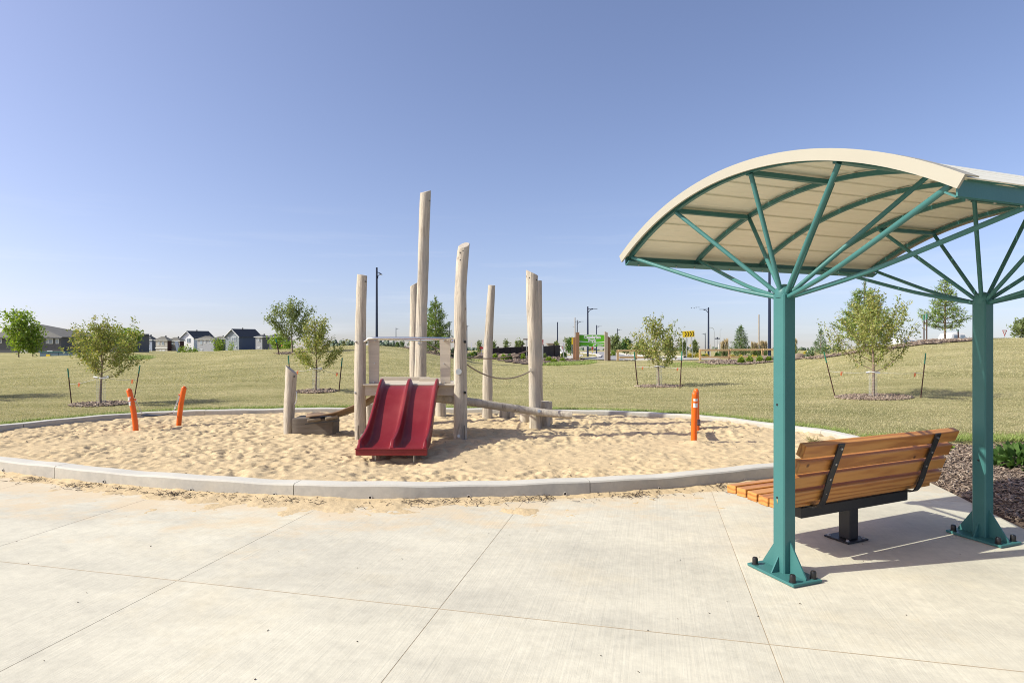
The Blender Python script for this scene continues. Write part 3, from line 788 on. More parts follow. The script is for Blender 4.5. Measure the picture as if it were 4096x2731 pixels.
# ------------------------------------------------------------------ logs
LOGN = [0]
def log_mesh(pts, rads, name, parent, cut=(0, 0), cutb=None, n=22, seed=0, mat=None, step=.07):
    """a peeled log through pts; cut = (slope along x, slope along y) of the sawn top"""
    r = np.random.default_rng(seed + 100)
    P = [Vector(p) for p in pts]
    L = sum((P[i + 1] - P[i]).length for i in range(len(P) - 1)); m = max(6, int(L / step))
    cumL = [0]
    for i in range(len(P) - 1): cumL.append(cumL[-1] + (P[i + 1] - P[i]).length)
    def at(s):
        i = 0
        while i < len(P) - 2 and s > cumL[i + 1]: i += 1
        t = (s - cumL[i]) / (cumL[i + 1] - cumL[i])
        # catmull-rom
        p0 = P[max(i - 1, 0)]; p1 = P[i]; p2 = P[i + 1]; p3 = P[min(i + 2, len(P) - 1)]
        return .5 * ((2 * p1) + (p2 - p0) * t + (2 * p0 - 5 * p1 + 4 * p2 - p3) * t * t + (-p0 + 3 * p1 - 3 * p2 + p3) * t ** 3), rads[i] + (rads[i + 1] - rads[i]) * t
    vs = []
    ph = r.uniform(0, 6.28, 6); kn = [(r.uniform(0, L), r.uniform(0, 6.28)) for _ in range(int(L * 3) + 1)]
    A = None
    for i in range(m + 1):
        s = L * i / m; c, rad = at(s); c2, _ = at(min(L, s + .01)); c1, _ = at(max(0, s - .01))
        d = (c2 - c1).normalized()
        if A is None: A = Vector((1, 0, 0)) if abs(d.x) < .8 else Vector((0, 0, 1))
        a = (A - d * A.dot(d)).normalized(); b = d.cross(a)
        for k in range(n):
            t = 2 * math.pi * k / n
            q = 1 + .035 * math.sin(2 * t + ph[0] + s * 1.3) + .03 * math.sin(3 * t + ph[1] - s * 2.1) + .022 * math.sin(5 * t + ph[2] + s * 4.3) + .014 * math.sin(s * 9 + ph[3]) + .012 * math.sin(7 * t + s * 11 + ph[4])
            q += r.normal(0, .006)
            for ks, kt in kn:
                dk = ((s - ks) / .05) ** 2 + (math.sin((t - kt) / 2) * 2 * rad / .035) ** 2
                if dk < 6: q += .06 * math.exp(-dk)
            v = c + (a * math.cos(t) + b * math.sin(t)) * rad * q
            if i == m:
                off = (v - c); v = v + d * (off.x * cut[0] + off.y * cut[1] + off.z * 0)
            elif s > L - .16:
                off = (v - c); w = (s - (L - .16)) / .16; v = v + d * (off.x * cut[0] + off.y * cut[1]) * w
            vs.append(v)
    fs = [(i * n + k, i * n + (k + 1) % n, (i + 1) * n + (k + 1) % n, (i + 1) * n + k) for i in range(m) for k in range(n)]
    mb = MB(); mb.add(vs, fs)
    o = mb.build(name, mat or M['log'], parent, smooth=True)
    # sawn ends, a hair proud with a small arris
    for e, (i0, dr) in enumerate(((m, 1), (0, -1))):
        ring = vs[i0 * n:(i0 + 1) * n]; c = sum(ring, Vector()) / n
        c0, _ = at(L if e == 0 else 0); c1, _ = at(L - .02 if e == 0 else .02); d = (c0 - c1).normalized()
        inner = [c + (p - c) * .93 + d * .006 for p in ring]
        mb = MB(); mb.add(list(ring) + inner, [(k, (k + 1) % n, n + (k + 1) % n, n + k) for k in range(n)] + [tuple(range(n, 2 * n))])
        if e == 1 and (c.z < .2 and abs(d.z) > .8): continue
        mb.build('sawn_end', M['log_end'], o if parent is not None else o)
    return o
def bolt(c, d, r, parent, mat='steel', recess=True):
    """round washer with a bolt head; d = outward direction"""
    c = Vector(c); d = Vector(d).normalized()
    mb = MB()
    if recess: mb.cyl(c - d * .004, c + d * .003, r, 14)
    mb.cyl(c + d * .003, c + d * .013, r * .55, 6)
    return mb.build('bolt', M[mat], parent)
def sandY(py, z=.08): return F * (CH - z) / (py - HZ)
def SX(px, Y): return (px - 2048) / F * Y

ps = thing('play_structure', 'log play structure with red double slide, timber deck and tall peeled log posts', 'play structure', (-1.4, 9.2, .05))
def vlog(name, parent, Y, pts, wb, wt, cut, seed, zb=-.1):
    """pts: (px, py) centreline from base up"""
    P = [W(px, py, Y) for px, py in pts]
    P[0] = Vector((P[0].x, Y, zb))
    k = len(P); rads = [S(wb + (wt - wb) * i / (k - 1), Y) / 2 for i in range(k)]
    return log_mesh(P, rads, name, parent, cut, seed=seed)
Y2, Y3, Y4, Y7 = 8.90, 8.86, 10.6, 10.15
l2 = vlog('log_post', ps, Y2, [(1443, 1760), (1440, 1600), (1441, 1400), (1444, 1250), (1449, 1101)], 46, 39, (-.15, .1), 1)
l3 = vlog('log_post', ps, Y3, [(1841, 1762), (1841, 1600), (1841, 1400), (1842, 1200), (1849, 1060), (1856, 982)], 53, 47, (.30, .55), 2)
l4 = vlog('log_post', ps, Y4, [(1680, 1700), (1682, 1500), (1686, 1300), (1690, 1150), (1695, 960), (1702, 768)], 48, 41, (.28, .30), 3)
l7 = vlog('log_post', ps, Y7, [(2143, 1708), (2140, 1560), (2135, 1380), (2130, 1200), (2128, 1092)], 50, 46, (-.50, .08), 4)
l1 = vlog('log_post', ps, 9.5, [(1154, 1731), (1158, 1620), (1163, 1540), (1166, 1480)], 42, 45, (-.75, -.12), 5)
l1['label'] = 'short leaning peeled log post with slanted top'
for (px, py, Y, dx) in ((1422, 1366, Y2 - .07, -.6), (1420, 1570, Y2 - .07, -.6)):
    bolt((SX(px, Y) , Y, W(px, py, Y).z), (dx, -1, 0), .017, l2)
bolt(W(1448, 1741, Y2 - .10), (.25, -1, 0), .028, l2)
for px, py in ((1860, 1367), (1860, 1570)): bolt(W(px, py, Y3 - .085), (.6, -1, 0), .020, l3, 'cap')
bolt(W(1835, 1743, Y3 - .105), (0, -1, .1), .022, l3)
mb = MB(); c = W(1835, 1486, Y3 - .098); mb.cyl(c, c + Vector((0, -.008, 0)), .043, 20); mb.build('round_marker', M['steel'], l3)
bolt(W(1677, 1372, Y4 - .1), (0, -1, 0), .028, l4)
# cracks near the foot of the front logs
for lg, px, Y in ((l3, 1817, Y3 - .03), (l3, 1858, Y3 - .085), (l2, 1461, Y2 - .07), (l2, 1432, Y2 - .075)):
    mb = MB(); mb.box(W(px, 1728, Y - .012), (.005, .02, .20)); mb.build('drying_crack', M['black'], lg)

# beam sloping from the deck past the right log
bp = [W(1745, 1592, 9.35), W(1873, 1606, 9.55), W(1990, 1623, 9.75), W(2096, 1639, 9.94), W(2190, 1652, 9.98), W(2287, 1661, 9.95)]
beam = log_mesh(bp, [.070, .064, .062, .062, .060, .060], 'balance_beam', ps, (0, 0), seed=6)
bolt(W(2156, 1643, 9.92), (0, -1, .1), .028, beam)

# deck
dz = .885
dk = MB(); x0, x1 = SX(1459, 8.86), SX(1817, 8.86)
n_ = 6
for k in range(n_):
    w = .90 / n_; y = 8.93 + w * (k + .5)
    mb = MB(); mb.box(((x0 + x1) / 2 + (.02 if k % 2 else -.01), y, dz - .018), (x1 - x0 - .02, w - .006, .036), bev=.003); mb.build('deck_board', M['deck'], ps)
mb = MB(); mb.box(((x0 + x1) / 2, 8.895, dz - .078), (x1 - x0, .045, .155), bev=.004); fascia = mb.build('front_joist', M['deck'], ps)
mb = MB(); mb.box(((x0 + x1) / 2, 8.862, dz + .006), (x1 - x0 + .03, .10, .022), bev=.003); mb.build('edge_board', M['deck'], ps)
mb = MB(); mb.box((x0 + .02, 9.38, dz - .10), (.045, .9, .13)); mb.build('side_joist', M['deck'], ps)
mb = MB(); mb.box((x1 - .02, 9.38, dz - .10), (.045, .9, .13)); mb.build('side_joist', M['deck'], ps)
mb = MB(); mb.box((x0 + .42, 9.82, dz + .02), (.8, .05, .07)); mb.build('rear_curb_board', M['deck'], ps)
mb = MB(); mb.box((x1 - .40, 9.62, dz + .025), (.44, .09, .05), Matrix.Rotation(-.1, 3, 'Z')); mb.build('rear_step_board', M['deck'], ps)
for px, py in ((1484, 1558), (1502, 1572), (1787, 1558), (1768, 1575)): bolt(W(px, py, 8.872), (0, -1, 0), .011, fascia, recess=False)
# upright boards beside the slide with pegs
for pl, pr, qb, pegs in ((1473, 1516, 1476, [(1502, 1362), (1499, 1453), (1497, 1528)]), (1758, 1801, 1763, [(1775, 1362), (1776, 1454), (1778, 1529)])):
    Yb = 8.93
    a, b, c, d = W(pl, 1356, Yb), W(pr, 1356, Yb), W(pr - 2 if pl < 1600 else pr, 1541, Yb), W(qb, 1541, Yb)
    mb = MB(); mb.prism([a, b, c, d], (0, .04, 0)); bd = mb.build('side_board', M['deck'], ps)
    for px, py in pegs:
        q = W(px, py, Yb); mb = MB(); mb.cyl(q, q + Vector((0, -.035, 0)), .008, 8); mb.build('peg', M['steel'], bd)
# handrail: front tube and a loop back to the tall log
Yr = 8.86
mb = MB(); mb.tube([W(1455, 1366, Yr), W(1466, 1362, Yr - .02), W(1475, 1354, Yr - .05), W(1500, 1352, Yr - .06), W(1640, 1352, Yr - .06), W(1790, 1353, Yr - .06), W(1815, 1356, Yr - .02), W(1830, 1358, Yr + .05)], .017, 12)
mb.build('handrail', M['stainless'], ps, smooth=True)
mb = MB(); mb.tube([W(1516, 1357, Yr + .05), W(1560, 1357, Yr + .4), W(1640, 1360, Y4 - .6), W(1680, 1361, Y4 - .16), W(1720, 1360, Y4 - .5), W(1755, 1357, Yr + .15), W(1790, 1357, Yr + .03)], .016, 12)
mb.build('handrail', M['stainless'], ps, smooth=True)
mb = MB(); c = W(1811, 1364, Yr - .03)
for k in range(6):
    pass
mb.lathe(c, [(.004, -.026), (.02, -.018), (.027, 0), (.02, .018), (.004, .026)], 14); mb.build('rail_end_ball', M['stainless'], ps, smooth=True)
# ropes
def rope(a, b, sag, r=.011, lift=0):
    pts = []
    for i in range(25):
        t = i / 24; p = a.lerp(b, t); p.z -= sag * 4 * t * (1 - t); pts.append(p)
    mb = MB(); mb.tube(pts, r, 7); return mb.build('rope', M['rope'], ps, smooth=True)
rope(W(1836, 1432, Y3 + .09), W(2127, 1480, Y7 - .08), .215)
rope(W(1703, 1372, Y4 + .02), W(2146, 1388, 11.0), .24)
for px, py, Y in ((2125, 1479, Y7 - .105),):
    c = W(px, py, Y); mb = MB(); mb.tube([c + Vector((math.cos(t) * .022, -.01, math.sin(t) * .022)) for t in np.linspace(0, 6.0, 12)], .006, 6); mb.build('rope_eye', M['stainless'], ps, smooth=True)

# red double slide
sl_path = [(8.93, .895), (8.86, .897), (8.78, .889), (8.68, .856), (8.55, .782), (8.4, .680), (8.25, .573), (8.1, .470), (7.96, .385), (7.84, .322), (7.72, .282), (7.58, .262), (7.45, .253), (7.34, .249), (7.29, .247)]
def dens(path, k=4):
    P = np.array(path); out = []
    for i in range(len(P) - 1):
        p0, p1, p2, p3 = P[max(i - 1, 0)], P[i], P[i + 1], P[min(i + 2, len(P) - 1)]
        for j in range(k):
            t = j / k; out.append(.5 * ((2 * p1) + (p2 - p0) * t + (2 * p0 - 5 * p1 + 4 * p2 - p3) * t * t + (-p0 + 3 * p1 - 3 * p2 + p3) * t ** 3))
    out.append(P[-1]); return np.array(out)
SP = dens(sl_path, 4)
us_ = []
for c0 in (-.405, 0, .405):
    us_ += [c0 - .065, c0 - .045, c0 - .030, c0 - .020, c0 - .015, c0 - .006, c0 + .006, c0 + .015, c0 + .020, c0 + .030, c0 + .045, c0 + .065]
us_ += list(np.linspace(-.30, -.1, 5)) + list(np.linspace(.1, .30, 5))
us_ = sorted(u for u in us_ if -.4201 <= u <= .4201)
def rimw(u):
    d = min(abs(u + .405), abs(u), abs(u - .405))
    if u < -.405 or u > .405: return 1.0 - max(0, abs(u) - .417) * 30
    return float(1 - smooth((d - .016) / .034)) if d > .016 else 1.0
vs = []; nu = len(us_) + 2
for i, (y, z) in enumerate(SP):
    xc = -1.497 + (.043) * (8.93 - y) / 1.64
    wsc = 1.0
    d0 = y - 7.29
    rh = .085 + .035 * float(smooth((8.6 - y) / .9)) - .025 * float(smooth((7.8 - y) / .4))
    rh *= float(smooth(d0 / .10)) * .86 + .14 if d0 < .10 else 1
    rh *= float(smooth((8.97 - y) / .12)) * .8 + .2
    vs.append((xc - .424 * wsc, y, z - .045))
    for u in us_: vs.append((xc + u * wsc, y, z + rh * rimw(u) - .012 * (1 - rimw(u)) * math.cos(((abs(u) - .2025) / .2) * 1.3)))
    vs.append((xc + .424 * wsc, y, z - .045))
ni = len(SP)
fs = [(i * nu + k, i * nu + k + 1, (i + 1) * nu + k + 1, (i + 1) * nu + k) for i in range(ni - 1) for k in range(nu - 1)]
mb = MB(); mb.add(vs, fs)
sl = mb.build('slide', M['slide'], ps, smooth=True); sl['label'] = 'deep red plastic double slide'
so = sl.modifiers.new('thick', 'SOLIDIFY'); so.thickness = .012; so.offset = -1
shade(sl.data, 60)
xb = -1.454
mb = MB(); mb.box((xb, 7.305, .205), (.862, .055, .078), bev=.008); mb.build('front_lip', M['slide'], sl)
mb = MB(); mb.box((xb, 7.30, .247), (.872, .075, .012), bev=.004); mb.build('lip_flange', M['slide'], sl)
for dx in (-.21, .26):
    mb = MB(); mb.cyl((xb + dx, 7.36, -.05), (xb + dx, 7.36, .20), .0065, 8); mb.build('ground_stake', M['steel'], sl)
M['roller'] = pm('worn_roller', (.30, .24, .16), (.22, .17, .115), 8, None, .7)
# belt bridge from deck down to a half log
vs = []
for i in range(15):
    px = 1224 + (1530 - 1224) * i / 14
    zc_ = float(np.interp(px, [1224, 1300, 1350, 1416, 1460, 1500, 1530], [.372, .405, .45, .545, .625, .72, .80]))
    tw_ = float(smooth((px - 1260) / 110)) * .125
    vs += [(SX(px, 9.12), 9.12, zc_ + .015), (SX(px + 6, 9.5), 9.5, zc_ + .01 - tw_)]
fs = [(2 * i, 2 * i + 1, 2 * i + 3, 2 * i + 2) for i in range(14)]
mb = MB(); mb.add(vs, fs); br = mb.build('belt_bridge', pm('worn_belt', (.24, .15, .085), (.15, .10, .06), 5, (1, 4, 4), .7), ps, smooth=True)
so = br.modifiers.new('thick', 'SOLIDIFY'); so.thickness = .022; so.offset = 0
for a, b in (((1229, 1676), (1282, 1668)), ((1302, 1668), (1350, 1658))):
    mb = MB(); mb.cyl(W(a[0], a[1] + 7, 9.11), W(b[0], b[1] + 7, 9.18), .024, 14); mb.build('pipe_roller', M['roller'], br)
mb = MB(); mb.box(W(1290, 1688, 9.10), (.52, .03, .012), Matrix.Rotation(-.10, 3, 'Y')); mb.build('flat_bar', M['black'], br)
# lying half log with flat top
hp = [W(1186, 1690, 9.42), W(1260, 1690, 9.42), W(1344, 1684, 9.42)]
mb = MB(); vs = []; nn_ = 15
for i in range(13):
    t = i / 12; c = hp[0].lerp(hp[2], t)
    for k in range(nn_):
        a = math.pi + math.pi * k / (nn_ - 1); e_ = .45
        cx_ = math.copysign(abs(math.cos(a)) ** e_, math.cos(a)); sn_ = abs(math.sin(a)) ** e_
        tp_ = min(1, .93 + t * 2, .93 + (1 - t) * 2) * (1 + .02 * math.sin(t * 9))
        vs.append((c.x, c.y + cx_ * .20 * tp_, .345 - sn_ * .40))
fs = [(i * nn_ + k, i * nn_ + k + 1, (i + 1) * nn_ + k + 1, (i + 1) * nn_ + k) for i in range(12) for k in range(nn_ - 1)]
fs += [(i * nn_ + nn_ - 1, i * nn_, (i + 1) * nn_, (i + 1) * nn_ + nn_ - 1) for i in range(12)]
fs += [tuple(range(nn_)), tuple(12 * nn_ + k for k in range(nn_ - 1, -1, -1))]
mb.add(vs, fs)
hl = mb.build('half_log_step', pm('dark_half_log', (.15, .125, .10), (.10, .08, .062), 6, (.2, 3, 3), .8, .006, 20), ps, smooth=True)
mb = MB(); mb.tube([W(1183, 1566, 9.44), W(1187, 1568, 9.44), W(1187, 1590, 9.44), W(1185, 1608, 9.44), W(1179, 1615, 9.44)], .009, 8); mb.build('grab_handle', M['steel'], ps, smooth=True)
for px, py in ((1150, 1510), (1176, 1506), (1172, 1686), (1172, 1712)):
    mb = MB(); c = W(px, py, 9.42); mb.cyl(c, c + Vector((0, .03, 0)), .010, 10); mb.build('bolt_hole', M['black'], l1)

def knots(lg, Y, pts, dy=.1):
    for px, py in pts:
        c = W(px, py, Y - dy); mb = MB(); mb.cyl(c, c + Vector((0, .04, 0)), .0085, 8); mb.build('bolt_hole', M['black'], lg)
knots(l2, Y2, [(1441, 1119), (1462, 1126)], .068); knots(l3, Y3, [(1840, 1010), (1852, 1003), (1841, 1040), (1850, 1180), (1845, 1245)], .088)
knots(l4, Y4, [(1696, 792), (1719, 802), (1693, 1200)], .082); knots(l7, Y7, [(2117, 1110), (2146, 1120)], .085)
# free standing logs and stumps
def lone(name, label, cat, Y, pts, wb, wt, cut, seed, group):
    base = W(pts[0][0], pts[0][1], Y)
    t = thing(name, label, cat, (base.x, Y, .05), group)
    P = [W(px, py, Y) for px, py in pts]; P[0].z = -.1
    k = len(P); rads = [S(wb + (wt - wb) * i / (k - 1), Y) / 2 for i in range(k)]
    if name == 'log_post': log_mesh(P, rads, 'log', t, cut, seed=seed)
    else: log_mesh(P, rads, 'log', t, cut, seed=seed, step=.05)
    return t
GL = 'free standing log posts in the sand'
lone('log_post', 'slim pale log post with slanted top right behind the tallest log', 'log post', 11.5, [(1658, 1665), (1657, 1500), (1657, 1300), (1658, 1138)], 37, 35, (.55, .1), 11, GL)
t6 = lone('log_post', 'slightly bent log post with round top standing alone behind the balance beam', 'log post', 11.2, [(1950, 1673), (1950, 1560), (1951, 1450), (1955, 1340), (1961, 1230), (1967, 1142)], 41, 29, (0, .15), 12, GL)
lone('log_post', 'straight log post half hidden behind the slant-topped right log', 'log post', 11.0, [(2156, 1676), (2154, 1500), (2153, 1300), (2152, 1124)], 34, 30, (0, 0), 13, GL)
GS = 'log stump steps in the sand'
for i, (lab, px, pt, pb, w) in enumerate([
    ('log stump directly right of the slide under the beam', 1763, 1610, 1669, 42),
    ('split-sided stump just behind the stump beside the slide', 1745, 1611, 1666, 30),
    ('stump left of the slide beneath the deck edge', 1479, 1616, 1697, 34),
    ('low stump under the middle of the balance beam', 2017, 1640, 1671, 42),
    ('thin low stump next to the one under mid beam', 2046, 1648, 1671, 26),
    ('short stump left of the foot of the slant-topped log', 2100, 1652, 1693, 42),
    ('taller stump right of the slant-topped log', 2181, 1606, 1704, 38),
    ('narrow stump behind the taller stump near the beam end', 2196, 1607, 1697, 26)]):
    Yk = F * (CH - .07) / (pb - HZ)
    lone('log_stump', lab, 'stump', Yk, [(px, pb), (px, (pt + pb) / 2), (px - 1, pt)], w * 1.05, w * .97, (.02 * (i % 3), .0), 20 + i, GS)

# ------------------------------------------------------------------ chain seats on orange posts
def small_link_chain(a, b, parent, name='chain'):
    d = (b - a); L = d.length; n = max(6, int(L / .026)); d.normalize()
    s1 = d.cross(Vector((0, 1, 0))).normalized(); s2 = d.cross(s1)
    mb = MB()
    for i in range(n):
        c = a + d * (L * (i + .5) / n); s_ = s1 if i % 2 else s2
        pts = [c + d * (math.cos(t) * .018) + s_ * (math.sin(t) * .010) for t in np.linspace(0, 2 * math.pi, 9)[:-1]]
        mb.tube(pts, .0034, 5, closed=True)
    o = mb.build(name, M['steel'], parent); return o
def bouncer(label, A, B, ends, group):
    """A, B: base, top, Y, bend. ends: seat ends"""
    (ax, ay, atx, aty, Ya), (bx_, by_, btx, bty, Yb) = A, B
    pa, pb = W(ax, ay, Ya), W(bx_, by_, Yb)
    t = thing('chain_seat_swing', label, 'swing seat', tuple((pa + pb) / 2), group)
    tops = []
    for (px, py, qx, qy, Y, sgn) in ((ax, ay, atx, aty, Ya, 1), (bx_, by_, btx, bty, Yb, 1)):
        b0 = W(px, py, Y); tp = W(qx, qy, Y)
        pts = []
        for i in range(15):
            u = i / 14; p = Vector((b0.x + (tp.x - b0.x) * (u ** 1.8), Y, -.1 + (tp.z - .04 + .1) * u)); pts.append(p)
        d = (pts[-1] - pts[-2]).normalized(); r_ = .0415
        rad = [r_] * 15
        for a_ in (20, 40, 60, 78): pts.append(pts[14] + d * (r_ * math.sin(math.radians(a_)))); rad.append(r_ * math.cos(math.radians(a_)))
        mb = MB(); mb.tube(pts, rad, 18); post = mb.build('post', M['orange'], t, smooth=True)
        tops.append((pts, post))
    return t, tops
t, tops = bouncer('pair of bent orange posts with a low chain-hung seat, far left in the sand', (545, 1716, 517, 1553, 9.9), (714, 1694, 736, 1544, 10.45), None, None)
pts, post = tops[0]
# sticker on the first post
def sticker(post, c, w, h, tilt=0):
    R = Matrix.Rotation(tilt, 3, 'Y')
    mb = MB(); n_ = 6; vs = []
    for k in range(n_ + 1):
        a = (-.5 + k / n_) * w / .0425
        for zz in (-h / 2, h / 2): vs.append(Vector(c) + R @ Vector((math.sin(a) * .0428, -math.cos(a) * .0428, zz)))
    mb.add(vs, [(2 * k, 2 * k + 2, 2 * k + 3, 2 * k + 1) for k in range(n_)])
    o = mb.build('warning_sticker', M['white_label'], post, smooth=True)
    mb = MB()
    for q in range(6):
        zz = h * (.34 - q * .13); ww = w * (.34 if q % 3 else .26)
        vs = []
        for k in range(5):
            a = (-.5 + k / 4) * ww * 2 / .0425 * .5
            for z2 in (zz - h * .022, zz + h * .022): vs.append(Vector(c) + R @ Vector((math.sin(a) * .0433, -math.cos(a) * .0433, z2)))
        mb.add(vs, [(2 * k, 2 * k + 2, 2 * k + 3, 2 * k + 1) for k in range(4)])
    mb.build('printed_lines', M['ink'], o)
cz = pts[12]; sticker(post, (cz.x - .003, cz.y, cz.z - .012), .050, .06, -.10)
cz = pts[11]; sticker(post, (cz.x - .002, cz.y, cz.z - .030), .050, .07, -.08)
sa, sb = W(575, 1658, 10.05), W(686, 1652, 10.35)
def flat_seat(sa, sb, wy, t, sag=.025, wdir=Vector((0, 1, 0))):
    vs = []
    for i in range(11):
        u = i / 10; c = sa.lerp(sb, u); c.z -= sag * 4 * u * (1 - u)
        for s_ in (-1, 1):
            for dz_ in (-.006, .006): vs.append(c + wdir * (s_ * wy / 2) + Vector((0, 0, dz_)))
    fs = []
    for i in range(10):
        a = i * 4; b = a + 4
        fs += [(a, a + 2, b + 2, b), (a + 1, b + 1, b + 3, a + 3), (a, b, b + 1, a + 1), (a + 2, a + 3, b + 3, b + 2)]
    fs += [(0, 1, 3, 2), (40, 42, 43, 41)]
    mb = MB(); mb.add(vs, fs); return mb.build('rubber_seat', M['black'], t, smooth=False)
flat_seat(sa, sb, .16, t)
small_link_chain(W(543, 1602, 9.92), sa + Vector((-.02, 0, .0)), t); small_link_chain(W(718, 1583, 10.42), sb + Vector((.03, 0, 0)), t)
for q in (W(541, 1600, 9.90), W(719, 1581, 10.43)):
    mb = MB(); mb.tube([q + Vector((math.cos(a) * .02, 0, math.sin(a) * .02)) for a in np.linspace(0, 6.28, 12)[:-1]], .006, 6, closed=True); mb.build('shackle', M['steel'], t, smooth=True)
    mb = MB(); mb.cyl(q + Vector((-.016, 0, .01)), q + Vector((.012, 0, .01)), .014, 10); mb.build('clamp', M['orange'], t)

p0x, Yn, Yf = 2779, 8.60, 9.95
t = thing('chain_seat_swing', 'orange posts seen end-on with a seat slung between, right side of the sand', 'swing seat', (SX(2781, 9.2), 9.2, .05))
posts = []
for Y, top, px, bend in ((Yn, 1566, 2779, -.05), (Yf, 1554, 2784, .05)):
    b0 = Vector((SX(px, Y), Y, -.1)); tz = W(px, top, Y).z - .04; pts = []
    for i in range(15):
        u = i / 14; pts.append(Vector((b0.x + .004 * u, Y + bend * (u ** 1.8 - 1), -.1 + (tz + .1) * u)))
    rad = [.0425] * 15; d = (pts[-1] - pts[-2]).normalized()
    for a_ in (20, 40, 60, 78): pts.append(pts[14] + d * (.0425 * math.sin(math.radians(a_)))); rad.append(.0425 * math.cos(math.radians(a_)))
    mb = MB(); mb.tube(pts, rad, 20); posts.append((pts, mb.build('post', M['orange'], t, smooth=True)))
pts, post = posts[0]
c = W(2779, 1593, Yn); sticker(post, (pts[13].x, pts[13].y, c.z), .066, .070, 0)
c = W(2779, 1617, Yn); sticker(post, (pts[12].x, pts[12].y, c.z), .066, .085, 0)
sz = W(2781, 1697, 9.2).z
a_, b_ = Vector((SX(2782, 8.95), 8.95, sz + .03)), Vector((SX(2782, 9.6), 9.6, sz + .02))
flat_seat(a_, b_, .145, t, .03, Vector((.953, -.303, 0)))
for q, e in ((Vector((SX(2780, Yn + .05), Yn + .05, sz + .26)), a_), (Vector((SX(2784, Yf - .05), Yf - .05, sz + .26)), b_)):
    small_link_chain(q, e, t)

# ------------------------------------------------------------------ shelter
ax = Vector((.935, .355, 0)).normalized(); nv = Vector((-ax.y, ax.x, 0))       # ax along the vault, nv away from the camera
P1 = Vector((1.838, 4.085, 0)); P2 = P1 + ax * 2.035
M0 = Vector((1.469, 3.985, 0)); M0 = P1 + ax * ((M0 - P1).dot(ax))
ZE, RISE, HW, LR = 2.285, .396, 1.385, 2.92
RR = (HW * HW + RISE * RISE) / (2 * RISE); PHI = math.asin(HW / RR)
def vp(d, phi, dr=0.0):
    """point on the vault: d metres along, phi from the crown (+ towards camera), dr outwards"""
    r_ = RR + dr
    return M0 + ax * d - nv * (r_ * math.sin(phi)) + Vector((0, 0, ZE + RISE - RR + r_ * math.cos(phi)))
sh = thing('shade_shelter', 'teal steel shade shelter with curved cream roof over the bench', 'shelter', tuple((P1 + P2) / 2))
def vband(name, d0, d1, f0, f1, r0, r1, mat, parent, n=40, smooth_=True):
    vs = []
    for i in range(n + 1):
        f = f0 + (f1 - f0) * i / n
        vs += [vp(d0, f, r0), vp(d1, f, r0), vp(d1, f, r1), vp(d0, f, r1)]
    fs = []
    for i in range(n):
        a = 4 * i; b = a + 4
        for k in range(4): fs.append((a + k, a + (k + 1) % 4, b + (k + 1) % 4, b + k))
    fs += [(0, 1, 2, 3), (4 * n + 3, 4 * n + 2, 4 * n + 1, 4 * n)]
    mb = MB(); mb.add(vs, fs); return mb.build(name, mat, parent, smooth=smooth_)
NP_ = 12; PE = PHI * 1.01
for k in range(NP_):
    f0 = -PE + 2 * PE * k / NP_; f1 = -PE + 2 * PE * (k + 1) / NP_
    # each sheet strip: standing edge, flat pan and two small stiffening ribs
    prof = []
    w = f1 - f0
    for u, dr in ((0.0, .0), (.006, -.011), (.030, -.011), (.036, 0), (.30, 0), (.32, .0015), (.36, .0015), (.38, 0), (.62, 0), (.64, .0015), (.68, .0015), (.70, 0), (.985, 0)):
        prof.append((f0 + w * u, dr))
    vs = []
    for d in (-.02, LR + .02):
        for f, dr in prof: vs.append(vp(d, f, dr + .012))
        for f, dr in prof[::-1]: vs.append(vp(d, f, dr + .018))
    m_ = 2 * len(prof)
    fs = [(j, (j + 1) % m_, m_ + (j + 1) % m_, m_ + j) for j in range(m_)]
    h = len(prof)
    for b in (0, m_):
        for j in range(h - 1): fs.append((b + j, b + j + 1, b + m_ - 2 - j, b + m_ - 1 - j))
    mb = MB(); mb.add(vs, fs); mb.build('roof_panel', M['panel'], sh)
vband('arch_trim', -.045, -.030, -PHI * 1.02, PHI * 1.02, -.032, .026, M['cream'], sh)
vband('arch_trim_top', -.045, .05, -PHI * 1.02, PHI * 1.02, .026, .032, M['cream'], sh)
vband('arch_trim', LR + .030, LR + .045, -PHI * 1.02, PHI * 1.02, -.032, .026, M['cream'], sh)
vband('arch_trim_top', LR - .05, LR + .045, -PHI * 1.02, PHI * 1.02, .026, .032, M['cream'], sh)
ribs_d = [0.0, .73, 1.46, 2.19, LR]
ribs = []
for d in ribs_d:
    dd = min(max(d, .025), LR - .025)
    ribs.append(vband('roof_rib', dd - .014, dd + .014, -PHI * .99, PHI * .99, -.030, .0, M['teal'], sh))
for f in (-PHI * 1.0, PHI * 1.0):
    sgn = 1 if f > 0 else -1
    c = vp(LR / 2, f, -.03); tng = (vp(0, f + .001) - vp(0, f)).normalized() * sgn; rad_ = (vp(0, f, 1) - vp(0, f)).normalized()
    R = Matrix((ax, tng, rad_)).transposed()
    mb = MB(); mb.box(c + tng * .006 + Vector((0, 0, -.005)), (LR + .03, .008, .072), Matrix((ax, nv * -sgn, Vector((0, 0, 1)))).transposed())
    mb.box(c - tng * .028 + Vector((0, 0, -.045)), (LR + .03, .06, .008), R)
    mb.build('eave_channel', M['teal'], sh)
    for k in range(15):
        q = vp(.1 + k * (LR - .2) / 14, f, -.03) - tng * .03 + Vector((0, 0, -.055)); mb = MB(); mb.cyl(q, q + Vector((0, 0, -.010)), .006, 6); mb.build('roof_screw', M['cream'], sh)
